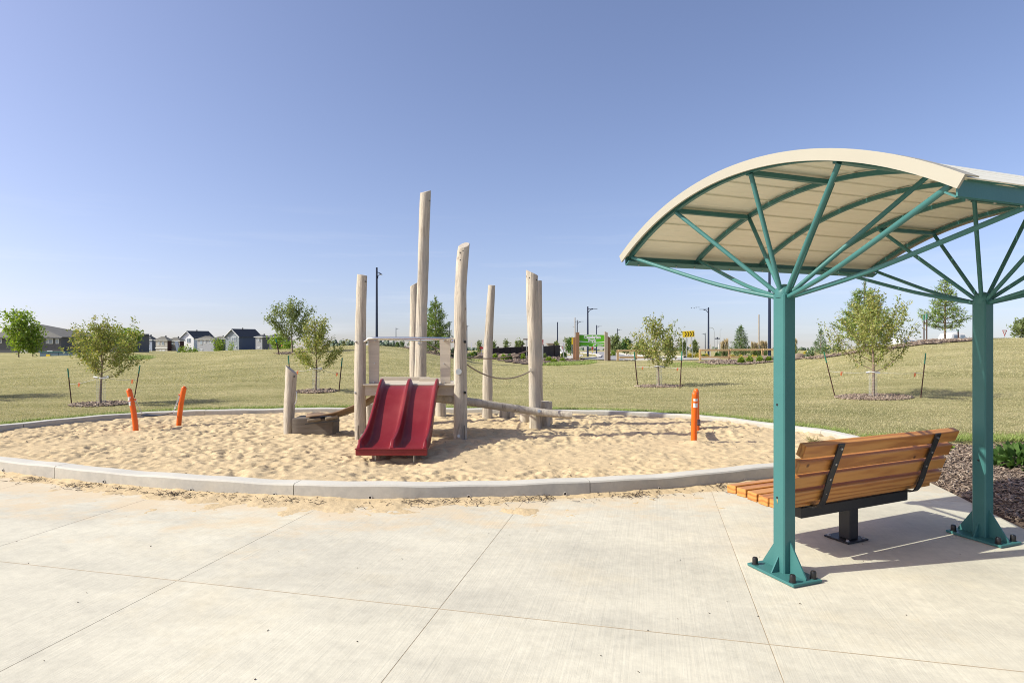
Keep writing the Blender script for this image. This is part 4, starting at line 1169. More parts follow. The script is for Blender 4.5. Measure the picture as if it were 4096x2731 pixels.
for ri, d in enumerate(ribs_d):
    for k in range(-5, 6):
        if k == 0: continue
        f = k / 6 * PHI * 1.02; dd = min(max(d, .025), LR - .025)
        q = vp(dd + .024, f, -.006); q2 = vp(dd + .024, f, -.020); mb = MB(); mb.cyl(q, q2, .006, 6); mb.build('roof_screw', M['cream'], ribs[ri])
for a, b in ((0, .73), (2.19, LR)):
    for f in (-PHI * .5, 0.02, PHI * .5):
        c = (vp(a + .045, f, -.022) + vp(b - .045, f, -.026)) / 2
        mb = MB(); mb.box(c, (b - a - .05, .036, .03), Matrix((ax, nv, Vector((0, 0, 1)))).transposed()); mb.build('purlin', M['teal'], sh)
RP = Matrix((ax, nv, Vector((0, 0, 1)))).transposed()
HUB = 1.885
for pi_, (P, rd) in enumerate(((P1, (0.025, .73)), (P2, (2.19, LR - .025)))):
    s_ = .102
    mb = MB(); mb.box(P + Vector((0, 0, HUB / 2 + .006)), (s_, s_, HUB - .012), RP, bev=.008); post = mb.build('post', M['teal'], sh)
    if pi_ == 0:
        for z in (.78 + .36, .515):
            q = P - ax * (s_ / 2 + .0008) + Vector((0, 0, z)) + nv * .01; mb = MB(); mb.cyl(q, q - ax * .0015, .008, 12); mb.build('drain_hole', M['black'], post)
            mb = MB(); n_ = 12
        q = P - ax * (s_ / 2 + .0012) + Vector((0, 0, .47)) + nv * .008
        mb = MB(); mb.prism([q, q + nv * .006 + Vector((0, 0, .035)), q - nv * .006 + Vector((0, 0, .035))], -ax * .0006); mb.build('rust_streak', pm('rust', (.42, .24, .05), (.30, .30, .16), 60), post)
    else:
        q = P - ax * (s_ / 2 + .0008) + Vector((0, 0, .62)) ; mb = MB(); mb.cyl(q, q - ax * .0015, .008, 12); mb.build('drain_hole', M['black'], post)
    hc = P + Vector((0, 0, HUB + .005))
    mb = MB(); mb.lathe(hc, [(.058, -.03), (.060, 0), (.054, .028), (.038, .05), (.012, .062)], 18); mb.build('hub_cap', M['teal'], post, smooth=True)
    for d in rd:
        side = -1 if d < 1.4 and d < .3 or (pi_ == 1 and d < 2.5) else 1
        off = ax * (.035 * (1 if (d - (0 if pi_ == 0 else 0)) > ((P - M0).dot(ax)) else -1))
        for k, f in enumerate((-PHI * .97, -PHI * .5, .03, PHI * .52, PHI * .965)):
            e = vp(d, f, -.036); hd = (e - hc); hd.z = 0; hd = hd.normalized() if hd.length > .02 else nv
            st = hc + hd * .042 + Vector((0, 0, (-.028 if k in (0, 4) else .0 if k in (1, 3) else .02)))
            low = Vector((0, 0, -.03)) if k in (0, 4) else Vector((0, 0, 0))
            m1 = st.lerp(e, .35) + low * .9; m2 = st.lerp(e, .75) + low * .45
            pts_ = dens([tuple(st), tuple(m1), tuple(m2), tuple(e)], 5)
            mb = MB(); mb.tube([Vector(q) for q in pts_], .0152, 12); mb.build('strut', M['teal'], sh, smooth=True)
    # base plate, gussets, capped anchor bolts
    c = P + Vector((-.01, -.01, 0)) - nv * .0
    mb = MB(); mb.box(c + Vector((0, 0, .013)), (.245, .41, .018), RP, bev=.003); bpz = mb.build('base_plate', M['teal'], sh)
    for sg in (1, -1):
        a0 = P + nv * (sg * (s_ / 2 - .001)) + Vector((0, 0, .022)); mb = MB()
        mb.prism([a0 - ax * .005, a0 + nv * (sg * .135) - ax * .005, a0 + nv * (sg * .135) - ax * .005 + Vector((0, 0, .012)), a0 + Vector((0, 0, .215)) - ax * .005], ax * .01); mb.build('gusset', M['teal'], bpz)
        a0 = P + ax * (sg * (s_ / 2 - .001)) + Vector((0, 0, .022)); mb = MB()
        mb.prism([a0 - nv * .005, a0 + ax * (sg * .062) - nv * .005, a0 + Vector((0, 0, .105)) - nv * .005], nv * .01); mb.build('gusset', M['teal'], bpz)
        for s2 in (1, -1):
            q = c + ax * (sg * .088) + nv * (s2 * .165) + Vector((0, 0, .022))
            mb = MB(); mb.lathe(q, [(.023, 0), (.0235, .004), (.019, .008), (.0185, .040), (.015, .048), (.006, .051)], 14); mb.build('bolt_cap', M['cap'], bpz, smooth=True)

# ------------------------------------------------------------------ bench
ba = Vector((.911, .412, 0)).normalized(); bn = Vector((-ba.y, ba.x, 0))
BC = Vector((2.645, 4.79, 0)); RB = Matrix((ba, bn, Vector((0, 0, 1)))).transposed()
be = thing('park_bench', 'orange-stained cedar slat bench on a single black pedestal under the shelter', 'bench', tuple(BC))
mb = MB(); mb.box(BC + Vector((0, 0, .009)), (.235, .215, .014), RB, bev=.003); bpp = mb.build('base_plate', M['black'], be)
for a in (-1, 1):
    for b in (-1, 1):
        q = BC + ba * (.09 * a) + bn * (.08 * b) + Vector((0, 0, .016)); mb = MB(); mb.lathe(q, [(.014, 0), (.014, .004), (.009, .005), (.009, .013), (.004, .015)], 10); mb.build('anchor_bolt', M['steel'], bpp)
mb = MB(); mb.box(BC + - bn * .02 + Vector((0, 0, .14)), (.10, .10, .25), RB, bev=.006); mb.build('pedestal', M['black'], be)
mb = MB(); mb.box(BC - ba * .0 + - bn * .055 + Vector((0, 0, .300)), (1.22, .085, .080), RB, bev=.004); mb.build('cross_beam', M['black'], be)
SHF = -.045; LB = 1.70
def slat(c, w, t_, ang, name, seed):
    """w across the slat in the bn-z plane at angle ang from bn"""
    R = RB @ Matrix.Rotation(ang, 3, 'X')
    j = rng.normal(0, .003)
    mb = MB(); mb.box((0, 0, 0), (LB + j, w, t_), None, bev=.005)
    o = mb.build(name, M['bench_wood'], be, world=False)
    o.matrix_local = Matrix.Translation(Vector(c) - Vector(be['_org'])) @ R.to_4x4()
    return o
B0 = BC + ba * SHF
seatp = [(.310, .412), (.205, .412), (.100, .406), (-.005, .400), (-.108, .402)]
for i, (o_, z) in enumerate(seatp): slat(B0 + bn * o_ + Vector((0, 0, z)), .092, .064, (-.10, -.03, .03, .05, .02)[i] + .0, 'seat_slat', i)
backp = [(-.205, .475), (-.240, .590), (-.285, .705), (-.335, .822)]
for i, (o_, z) in enumerate(backp): slat(B0 + bn * o_ + Vector((0, 0, z)), .094, .060, math.radians(90 + 22), 'back_slat', i)
for sg in (-.52, .56):
    # flat bar bent from under the seat up the back
    path = [(.30, .374), (.10, .366), (-.06, .358), (-.17, .362), (-.222, .385), (-.262, .47), (-.300, .60), (-.345, .72), (-.392, .855)]
    P_ = dens(path, 3); vs = []
    hw = .030
    for i, (o_, z) in enumerate(P_):
        d = P_[min(i + 1, len(P_) - 1)] - P_[max(i - 1, 0)]; d = d / np.linalg.norm(d); nn_2 = np.array([-d[1], d[0]]) * -.0045
        for s_ in (-hw, hw):
            for q in (-1, 1):
                vs.append(B0 + ba * (sg + s_) + bn * (o_ + nn_2[0] * q) + Vector((0, 0, z + nn_2[1] * q)))
    fs = []
    for i in range(len(P_) - 1):
        a = 4 * i; b = a + 4
        fs += [(a, b, b + 1, a + 1), (a + 2, a + 3, b + 3, b + 2), (a, a + 2, b + 2, b), (a + 1, b + 1, b + 3, a + 3)]
    e_ = 4 * (len(P_) - 1); fs += [(0, 1, 3, 2), (e_, e_ + 2, e_ + 3, e_ + 1)]
    mb = MB(); mb.add(vs, fs); st = mb.build('back_bracket', M['black'], be)
    for o_, z in [(-.2555, .475), (-.2925, .590), (-.337, .705), (-.383, .822)]:
        q = B0 + ba * sg + bn * o_ + Vector((0, 0, z)); dn = (-bn * .93 - Vector((0, 0, -.0)) + Vector((0, 0, -.37))).normalized()
        mb = MB(); mb.cyl(q, q + dn * .012, .0085, 10); mb.build('carriage_bolt', M['steel'], st)
# ------------------------------------------------------------------ trees
def limb_tube(mb, a, b, r0, r1, bend, n=6, seg=5):
    pts = []
    for i in range(seg + 1):
        t = i / seg; p = a.lerp(b, t) + bend * (4 * t * (1 - t)); pts.append(p)
    mb.tube(pts, [r0 + (r1 - r0) * i / seg for i in range(seg + 1)], n, cap=False)
    return pts
def leafy(parent, name, segs, n_leaf, size, mat, droop=.5, spread=.05, asp=.42):
    """segs: list of (points) twig polylines; leaves are hung along them"""
    A = []; D = []
    Ls = np.array([sum((p[i + 1] - p[i]).length for i in range(len(p) - 1)) for p in segs]); pr = Ls / Ls.sum()
    idx = rng.choice(len(segs), n_leaf, p=pr)
    for k in idx:
        p = segs[k]; t = rng.uniform(0.05, 1) * (len(p) - 1); i = min(int(t), len(p) - 2)
        q = p[i].lerp(p[i + 1], t - i); d = (p[i + 1] - p[i]).normalized()
        A.append((q.x, q.y, q.z)); D.append((d.x, d.y, d.z))
    A = np.array(A) + rng.normal(0, spread, (n_leaf, 3)); D = np.array(D)
    D = D * .5 + rng.normal(0, .75, D.shape); D[:, 2] -= droop
    L = size * rng.uniform(.7, 1.25, n_leaf)
    v, f = scatter(LEAFV, LEAFF, A, dir_R(D), np.stack([L, L * asp, L * .6], 1))
    return npmesh(name, v, f, mat, parent)
def V3(rn): return Vector([float(x) for x in rn])
def broadleaf(name, label, cat, loc, H, Wd, seed, nleaf=2600, leaf=.075, mat='leaf_sap', clear=.34, nprim=15, droop=.6, shape='oval', group=None, lean=0, bark='bark', trunk=.0135, asp=.42, spread=.045, sub=6):
    global rng
    rng = np.random.default_rng(seed)
    x, y, z = loc
    t = thing(name, label, cat, (x, y, z), group)
    base = Vector((x, y, z - .08)); top = base + Vector((lean, 0, H * .90))
    mbt = MB(); r0 = H * trunk
    tp = [base.lerp(top, i / 8) + Vector((math.sin(i * 1.1 + seed) * .012 * H * .5, math.cos(i * .9 + seed) * .012 * H * .5, 0)) * (1 if i else 0) for i in range(9)]
    mbt.tube(tp, [r0 * (1 - .80 * i / 8) for i in range(9)], 9, cap=False)
    def on_trunk(f):
        q = f * 8; i = min(int(q), 7); return tp[i].lerp(tp[i + 1], q - i)
    mbb = MB(); segs = []
    for k in range(nprim):
        f = clear + (.80 - clear) * (k / max(1, nprim - 1)) ** 1.15
        a = k * 2.4 + rng.uniform(-.4, .4)
        st = on_trunk(f)
        if shape == 'oval': e = Wd * (math.sin(math.pi * min(1, .28 + .75 * (k / nprim))) ** .7)
        elif shape == 'cone': e = Wd * (1 - .80 * k / nprim)
        elif shape == 'vase': e = Wd * (.55 + .45 * k / nprim)
        else: e = Wd
        e *= rng.uniform(.7, 1.08)
        rise = H * (.26 if shape != 'cone' else .20) * rng.uniform(.7, 1.25)
        end = st + Vector((math.cos(a) * e, math.sin(a) * e, rise))
        if end.z > z + H: end.z = z + H - rng.uniform(0, .1) * H
        r_ = r0 * .36 * (1 - .5 * f)
        pts = limb_tube(mbb, st, end, r_, r_ * .25, Vector((math.cos(a) * .06 * H * .3, math.sin(a) * .06 * H * .3, -.035 * H)), 5, 5)
        segs.append(pts[1:])
        for j in range(sub):
            u = .25 + .7 * j / sub; i = min(int(u * 5), 4); s0 = pts[i].lerp(pts[i + 1], u * 5 - i)
            dv = V3(rng.normal(0, 1, 3)); dv.z = abs(dv.z) * .9 + .25; dv = (dv.normalized() * .7 + (end - st).normalized() * .6).normalized()
            L = e * rng.uniform(.28, .60) * (1.2 - .5 * u) + .06 * H
            p2 = limb_tube(mbb, s0, s0 + dv * L, r_ * .32, r_ * .1, V3(rng.normal(0, .02, 3)), 3, 3)
            segs.append(p2)
    # leader shoots
    for k in range(9):
        st = on_trunk(.60 + .042 * k); dv = Vector((rng.normal(0, .55), rng.normal(0, .55), 1)).normalized()
        p2 = limb_tube(mbb, st, st + dv * (H * rng.uniform(.12, .30) * (1.25 - .07 * k)), r0 * .12, r0 * .04, Vector((0, 0, 0)), 3, 3); segs.append(p2)
    mbt.build('trunk', M[bark], t, smooth=True); mbb.build('branches', M[bark], t, smooth=True)
    # clumpy foliage: drop leaves on a few limbs so that gaps open
    w = rng.uniform(.25, 1.0, len(segs)); keep = [s for s, q in zip(segs, w) if q > .30]
    leafy(t, 'foliage', keep, nleaf, leaf, M[mat], droop, spread, asp)
    return t
def conifer(name, label, loc, H, Wd, seed, mat='needle', whorls=13, tuft=.11, per=9, clear=.06, group=None, leader=.12, open_=1.0, up=.35):
    global rng
    rng = np.random.default_rng(seed); x, y, z = loc
    t = thing(name, label, 'tree', (x, y, z), group)
    mbt = MB(); mbt.tube([Vector((x, y, z - .1)), Vector((x, y, z + H * .5)), Vector((x, y, z + H * .97))], [H * .020, H * .013, H * .004], 8, cap=False)
    A = []; D = []; mbb = MB(); mbb.tube([Vector((x, y, z + H * clear * .6)), Vector((x, y, z + H * .96))], [H * .008, H * .002], 5, cap=False)
    def tufts(p, d, n, s):
        for _ in range(n):
            A.append(p + V3(rng.normal(0, s * .35, 3))); q = d * .8 + V3(rng.normal(0, .75, 3)); q.z += .25; D.append(q)
    for k in range(whorls):
        f = clear + (1 - clear - leader) * (k / (whorls - 1)) ** .92
        e = Wd * (1 - f) ** .85 * (1.1 if k % 2 else .92) + .03 * H * (1 - f)
        if k == 0: e *= .75
        nb = rng.integers(5, 8); a0 = rng.uniform(0, 6.28)
        for b in range(nb):
            a = a0 + b * 6.283 / nb + rng.uniform(-.25, .25); L = e * rng.uniform(.72, 1.15)
            st = Vector((x, y, z + H * f)); dr = Vector((math.cos(a), math.sin(a), up * rng.uniform(.5, 1.3))).normalized()
            end = st + dr * L
            pts = limb_tube(mbb, st, end, H * .0055, H * .0015, Vector((0, 0, -.05 * L)), 4, 4)
            m = max(2, int(L / (tuft * .55)))
            for j in range(m):
                u = .22 + .78 * (j + 1) / m; i = min(int(u * 4), 3); p = pts[i].lerp(pts[i + 1], u * 4 - i)
                side = Vector((-dr.y, dr.x, 0)); wd = L * .30 * (1.15 - u) + tuft * .3
                tufts(p + side * rng.uniform(-wd, wd) * open_, dr, per, tuft)
    for j in range(6):
        tufts(Vector((x, y, z + H * (1 - leader + leader * j / 6))), Vector((0, 0, 1)), per, tuft * .7)
    mbt.build('trunk', M['bark'], t, smooth=True); mbb.build('branches', M['bark'], t)
    A = np.array([tuple(p) for p in A]); D = np.array([tuple(p) for p in D]); n = len(A); L = tuft * rng.uniform(.7, 1.4, n)
    v, f = scatter(LEAFV, LEAFF, A, dir_R(D), np.stack([L, L * .20, L * .3], 1))
    npmesh('foliage', v, f, M[mat], t); return t

def guy_set(loc, Ht, stakes, Y, trunk_px, tie_py, desc):
    """stakes: [(top px, py, bottom px, py)], each a thing; guard and tie of the tree"""
    for (tx, ty, bx, by, tip, lab) in stakes:
        xx, yy, zz = hit(bx, by); a = W(bx, by, yy); a.z = zz - .1; b = W(tx, ty, yy)
        t = thing('metal_stake', lab, 'stake', (xx, yy, zz), 'leaning stakes beside the saplings')
        m = a.lerp(b, .78)
        mb = MB(); mb.tube([a, m], S(4.4, yy) / 2, 6); mb.build('stake_shaft', M['stake_b'], t)
        mb = MB(); mb.tube([m, b], S(5.2, yy) / 2, 6); mb.build('painted_tip', M['stake_g'], t)
        # guy wire with flag tape from stake to tree
        s_ = a.lerp(b, .60); c = W(trunk_px, tie_py, Y)
        mb = MB(); pts = [s_.lerp(c, i / 8) - Vector((0, 0, .03 * 4 * (i / 8) * (1 - i / 8))) for i in range(9)]
        mb.tube(pts, .0035, 5); g = mb.build('guy_wire', M['wire'], t)
        f0 = s_.lerp(c, .28) if tx < trunk_px else s_.lerp(c, .18)
        mb = MB(); q = .045
        mb.prism([f0, f0 + Vector((.05, 0, -.01)), f0 + Vector((.02, 0, -.11)), f0 + Vector((-.01, 0, -.09))], (0, .003, 0)); mb.build('flag_tape', M['flag'], g)
def tree_extras(tr, loc, hgt, rad_):
    x, y, z = loc
    mb = MB(); R_ = .085; n_ = 16; hh = hgt * .95
    for i in range(n_):
        a = 6.283 * i / n_; mb.tube([(x + R_ * math.cos(a), y + R_ * math.sin(a), z), (x + R_ * math.cos(a), y + R_ * math.sin(a), z + hh)], .0011, 3, cap=False)
    for k in range(int(hh / .035)):
        zz = z + .02 + k * .035; mb.tube([(x + R_ * math.cos(6.283 * i / 10), y + R_ * math.sin(6.283 * i / 10), zz) for i in range(10)], .0010, 3, closed=True)
    mb.build('wire_guard', M['wire'], tr)
    mb = MB(); pts = [Vector((x + .15 * math.cos(a), y + .09 * math.sin(a), z + hgt + .02 * math.sin(a * 2))) for a in np.linspace(0, 6.283, 15)[:-1]]
    mb.tube(pts, .013, 6, closed=True); mb.build('webbing_tie', M['white'], tr, smooth=True)
def ring(name, lab, cx, cy, rx, ry, n, h=.012):
    g = []; K = 11
    xs = np.linspace(-1, 1, K)
    vs = []; fs = []
    m_ = 26
    vs.append((cx, cy, T(cx, cy) + h))
    for r_ in (.5, .85, 1.08):
        for k in range(m_):
            a = 6.283 * k / m_; q = 1 + .07 * math.sin(3 * a + cx) + .05 * math.sin(7 * a)
            x, y = cx + rx * r_ * q * math.cos(a), cy + ry * r_ * q * math.sin(a); vs.append((x, y, T(x, y) + (h if r_ < .9 else -.02)))
    for k in range(m_): fs.append((0, 1 + k, 1 + (k + 1) % m_))
    for r_ in range(2):
        for k in range(m_): fs.append((1 + r_ * m_ + k, 1 + r_ * m_ + (k + 1) % m_, 1 + (r_ + 1) * m_ + (k + 1) % m_, 1 + (r_ + 1) * m_ + k))
    mb = MB(); mb.add(vs, fs); o = mb.build('mulch_ring', M['soil'], None, smooth=True); tag(o, lab, None, None, 'structure')
    a = rng.uniform(0, 6.283, n); r_ = np.sqrt(rng.uniform(0, 1, n)) * 1.02
    chips('mulch_chips', lab.replace('ring', 'chips'), np.stack([cx + rx * r_ * np.cos(a), cy + ry * r_ * np.sin(a)], 1), lambda x, y: terr(x, y) + h, .03 * (1 + cy / 40), .095 * (1 + cy / 40), lift=.004)

def trunk_thing(px, py, pt, hw, **k):
    x, y, z = hit(px, py); H_ = S(py - pt, y)
    return (x, y, z), H_, S(hw, y), y
# four saplings nearest the pit
loc, H_, W_, y = trunk_thing(404, 1618, 1240, 138)
t = broadleaf('young_tree', 'dense staked crabapple sapling above the orange posts at left', 'tree', loc, H_, W_, 41, 6200, .062, 'leaf_sap', .34, 17, .5, 'oval', 'staked saplings on the lawn')
tree_extras(t, loc, S(108, y), 0)
ring('mulch_ring', 'bark mulch ring under the crabapple sapling at left', loc[0], loc[1], S(108, y), S(108, y) * .8, 1500)
guy_set(loc, H_, [(271, 1473, 288, 1614, 1, 'dark red stake with green top left of the left crabapple'), (560, 1461, 535, 1590, 1, 'dark stake with teal tip leaning behind the left orange post')], y, 404, 1508, 'left')
loc, H_, W_, y = trunk_thing(1264, 1566, 1233, 105)
t = broadleaf('young_tree', 'narrow upright crabapple sapling behind the short log post', 'tree', loc, H_, W_, 42, 4300, .062, 'leaf_sap', .30, 15, .6, 'cone', 'staked saplings on the lawn')
tree_extras(t, loc, S(92, y), 0)
ring('mulch_ring', 'bark mulch ring under the narrow sapling near the short log', loc[0], loc[1], S(80, y), S(80, y) * .8, 1200)
guy_set(loc, H_, [(1153, 1422, 1166, 1560, 1, 'green-tipped stake showing above the short log post'), (1369, 1431, 1354, 1567, 1, 'brown stake with green top right of the narrow sapling')], y, 1264, 1474, 'mid')
loc, H_, W_, y = trunk_thing(2637, 1546, 1243, 104)
t = broadleaf('young_tree', 'broad open crabapple sapling between the park sign and the arrow sign', 'tree', loc, H_, W_, 43, 3000, .088, 'leaf_sap', .31, 18, .8, 'oval', 'staked saplings on the lawn', lean=-.14)
tree_extras(t, loc, S(80, y), 0)
ring('mulch_ring', 'bark mulch ring under the sapling near the arrow sign', loc[0], loc[1], S(90, y), S(90, y) * .75, 1400)
guy_set(loc, H_, [(2537, 1407, 2551, 1540, 1, 'teal-tipped stake left of the sapling near the arrow sign'), (2728, 1406, 2719, 1553, 1, 'teal-tipped stake right of the sapling near the arrow sign')], y, 2637, 1464, 'r')
loc, H_, W_, y = trunk_thing(3492, 1590, 1135, 172)
t = broadleaf('young_tree', 'large spreading crabapple sapling seen between the shelter posts', 'tree', loc, H_, W_, 44, 6500, .066, 'leaf_sap', .28, 18, .7, 'oval', 'staked saplings on the lawn')
tree_extras(t, loc, S(100, y), 0)
ring('mulch_ring', 'bark mulch ring under the sapling between the shelter posts', loc[0], loc[1], S(140, y), S(140, y) * .7, 2400)
guy_set(loc, H_, [(3296, 1408, 3343, 1583, 1, 'brown stake with pale green tip leaning left between the shelter posts'), (3703, 1412, 3681, 1592, 1, 'green stake leaning right beside the far shelter post')], y, 3492, 1487, 'rr')

x, y = -15.2, 14.3; loc = (x, y, T(x, y))
broadleaf('young_tree', 'crabapple sapling just beyond the left edge whose shadow lies across the lawn', 'tree', loc, 3.3, 1.25, 45, 10000, .075, 'leaf_sap', .34, 17, .5, 'oval', 'staked saplings on the lawn')
# trees on the hill tops
def hill_tree(lab, px, py, pt, hw, seed, **k):
    loc, H_, W_, y = trunk_thing(px, py, pt, hw)
    return broadleaf('park_tree', lab, 'tree', loc, H_, W_, seed, **k), loc, y
t, loc, y = hill_tree('airy young tree on the hill crest behind the narrow sapling', 1168, 1412, 1190, 90, 51, nleaf=3600, leaf=.13, mat='leaf_grey', clear=.28, nprim=16, shape='oval', spread=.10, asp=.5)
ring('mulch_ring', 'bark mulch ring on the hill crest behind the narrow sapling', loc[0], loc[1], S(62, y), S(62, y) * 1.3, 500)
guy_set(loc, 1, [(1103, 1355, 1118, 1418, 1, 'dark stake beside the tree on the left hill crest')], y, 1168, 1366, 'h')
def shrub_tree(lab, px, py, pt, hw, Y, seed, mat='leaf_bright', nleaf=1800, leaf=.3, shape='vase', name='shrubby_tree', **k):
    g = W(px, py, Y); H_ = S(py - pt, Y) + (g.z - T(g.x, Y)); z = T(g.x, Y)
    return broadleaf(name, lab, 'tree', (g.x, Y, z), H_, S(hw, Y), seed, nleaf=nleaf, leaf=leaf, mat=mat, clear=k.pop('clear', .12), nprim=k.pop('nprim', 14), shape=shape, spread=k.pop('spread', leaf * .8), asp=.55, droop=.2, **k)
shrub_tree('bright green multi-stem tree in front of the dark house at far left', 75, 1440, 1240, 62, 58, 52, nleaf=1700, leaf=.30)
shrub_tree('second bright green tree beside the dark house wall', 132, 1440, 1300, 42, 59, 53, nleaf=1100, leaf=.26)
shrub_tree('green tree on the hill shoulder right of the left crabapple', 515, 1430, 1313, 42, 44, 54, nleaf=1500, leaf=.20, mat='leaf_bright')
shrub_tree('small bright tree in front of the grey row house', 877, 1406, 1352, 20, 60, 55, nleaf=520, leaf=.18)
shrub_tree('green shrub tree before the dark row house end', 1115, 1392, 1334, 34, 60, 56, nleaf=900, leaf=.24)
shrub_tree('yellow-green shrub below the crest tree', 1150, 1392, 1362, 22, 58, 57, nleaf=500, leaf=.2)
for i, (px, pt, hw) in enumerate(((742, 1380, 6), (763, 1390, 6), (722, 1386, 4), (782, 1392, 4), (925, 1368, 6))):
    shrub_tree(['small shrub at the white house corner', 'red-tinged shrub before the white house', 'thin shrub left of the white house', 'low shrub between white and grey houses', 'thin pale sapling before the blue-grey house'][i], px, 1408, pt, hw, 58, 60 + i, nleaf=150, leaf=.15)

# pines and spruces
def pine(lab, px, py, pt, hw, Y=None, seed=0, **k):
    if Y is None: x, Y, z = hit(px, py)
    else: x = (px - 2048) / F * Y; z = T(x, Y)
    H_ = (CH - (pt - HZ) / F * Y) - z
    return conifer(k.pop('name', 'pine_tree'), lab, (x, Y, z), H_, S(hw, Y), seed, **k), (x, Y, z)
t, l_ = pine('young bright green pine seen between the two tall logs', 1742, 1398, 1188, 76, 41, 71, whorls=12, tuft=.19, per=13, leader=.16, clear=.08)
ring('mulch_ring', 'bark mulch bed ring under the pine between the tall logs', l_[0], l_[1], 2.0, 2.4, 700)
t, l_ = pine('tall pine behind the sapling between the shelter posts', 3458, 1390, 1120, 130, 36.5, 72, whorls=11, tuft=.19, per=11, leader=.20, clear=.10, open_=1.0)
t, l_ = pine('spreading pine on the right hill beside the far shelter post', 3780, 1352, 1115, 100, 35.5, 73, whorls=12, tuft=.18, per=7, leader=.07, clear=.20, open_=1.1)
ring('mulch_ring', 'bark mulch ring under the spreading pine on the right hill', l_[0], l_[1], 1.7, 2.4, 600)
for (a, b, c, d, lab) in ((3696, 1260, 3696, 1362, 'stake with pale tip left of the spreading pine'), (3707, 1255, 3707, 1364, 'dark stake left of the spreading pine'), (3832, 1318, 3834, 1352, 'dark stake right of the spreading pine')):
    Y = 35.0; q0 = W(c, d, Y); q1 = W(a, b, Y); t = thing('metal_stake', lab, 'stake', (q0.x, Y, T(q0.x, Y)), 'leaning stakes beside the saplings')
    mb = MB(); mb.tube([Vector((q0.x, Y, T(q0.x, Y) - .1)), q1.lerp(q0, .2)], .035, 6); mb.build('stake_shaft', M['stake_b'], t)
    mb = MB(); mb.tube([q1.lerp(q0, .2), q1], .038, 6); mb.build('painted_tip', M['stake_g'], t)
pine('dense dark green spruce behind the rail fence', 2963, 1400, 1306, 42, 62, 74, mat='needle_gr', whorls=14, tuft=.22, per=8, leader=.06, clear=.04, name='spruce_tree', up=.2)
pine('small spruce among white flowers on the right slope', 3283, 1400, 1315, 24, 43, 75, mat='needle_gr', whorls=10, tuft=.14, per=5, name='spruce_tree')
pine('little dark conifer poking over the crest right of the shelter', 3262, 1405, 1366, 14, 44, 76, mat='needle_gr', whorls=6, tuft=.12, per=4, name='spruce_tree')
for i, (px, pt, hw) in enumerate(((1605, 1366, 12), (1612, 1372, 8), (1640, 1366, 8))):
    pine(['small conifer left of the twin logs', 'smaller conifer beside it near the mulch bed', 'dark conifer tip just left of the twin logs'][i], px, 1392, pt, hw, 62, 80 + i, mat='needle_gr', whorls=7, tuft=.2, per=4, name='spruce_tree')

# shrubs and flowers: small things
def tuftplant(name, lab, cat, px, py, h, w, Y, mat, n, leaf, seed, up=.8, group=None, asp=.4, z=None):
    global rng
    rng = np.random.default_rng(seed); x = (px - 2048) / F * Y; z = T(x, Y) if z is None else z
    hh = S(h, Y); ww = S(w, Y)
    p = rng.normal(0, 1, (n, 3)); p /= np.linalg.norm(p, axis=1, keepdims=True); p *= rng.uniform(.35, 1, (n, 1)) ** .5
    A = np.stack([x + p[:, 0] * ww, Y + p[:, 1] * ww, z + np.abs(p[:, 2]) * hh * .95], 1)
    D = p.copy(); D[:, 2] = abs(D[:, 2]) + up; L = leaf * rng.uniform(.7, 1.3, n)
    v, f = scatter(LEAFV, LEAFF, A, dir_R(D), np.stack([L, L * asp, L * .6], 1))
    t = thing(name, lab, cat, (x, Y, z), group)
    npmesh('foliage', v, f, M[mat], t)
    mb = MB()
    for k in range(5):
        a = k * 1.256; mb.tube([(x, Y, z - .05), (x + ww * .4 * math.cos(a), Y + ww * .4 * math.sin(a), z + hh * .6)], [.012 * leaf / .1, .004 * leaf / .1], 4, cap=False)
    mb.build('stems', M['bark'], t); return t
# broad-leaved plant in the near bed
for (x, y, w, h, n, s, lab) in ((5.98, 7.12, .32, .22, 330, 301, 'broad-leaved green shrub in the bark bed beside the far shelter post'), (6.62, 7.2, .40, .30, 340, 302, 'larger leafy shrub at the right edge of the bark bed'), (5.72, 8.3, .22, .05, 90, 303, 'small low pale green plant at the back edge of the bark bed')):
    rng = np.random.default_rng(s)
    z = .06; t = thing('leafy_shrub', lab, 'shrub', (x, y, z), 'shrubs in the near bark bed')
    p = rng.normal(0, 1, (n, 3)); p /= np.linalg.norm(p, axis=1, keepdims=True); p *= rng.uniform(.5, 1, (n, 1)) ** .4
    A = np.stack([x + p[:, 0] * w, y + p[:, 1] * w * .8, z + np.abs(p[:, 2]) * h], 1); D = p.copy(); D[:, 2] += .3; L = .10 * rng.uniform(.6, 1.3, n)
    v, f = scatter([(0, 0, 0), (.25, .42, .08), (.62, .36, .06), (1, 0, -.15), (.62, -.36, .06), (.25, -.42, .08)], [(0, 1, 2, 3, 4, 5)], A, dir_R(D), np.stack([L, L * .85, L], 1))
    npmesh('foliage', v, f, M['leaf_dark' if s != 303 else 'leaf_bright'], t)
    mb = MB()
    for k in range(9):
        a = k * .7; mb.tube([(x, y, 0), (x + w * .7 * math.cos(a), y + w * .6 * math.sin(a), z + h * .7)], [.008, .003], 5, cap=False)
    mb.build('stems', M['bark'], t)
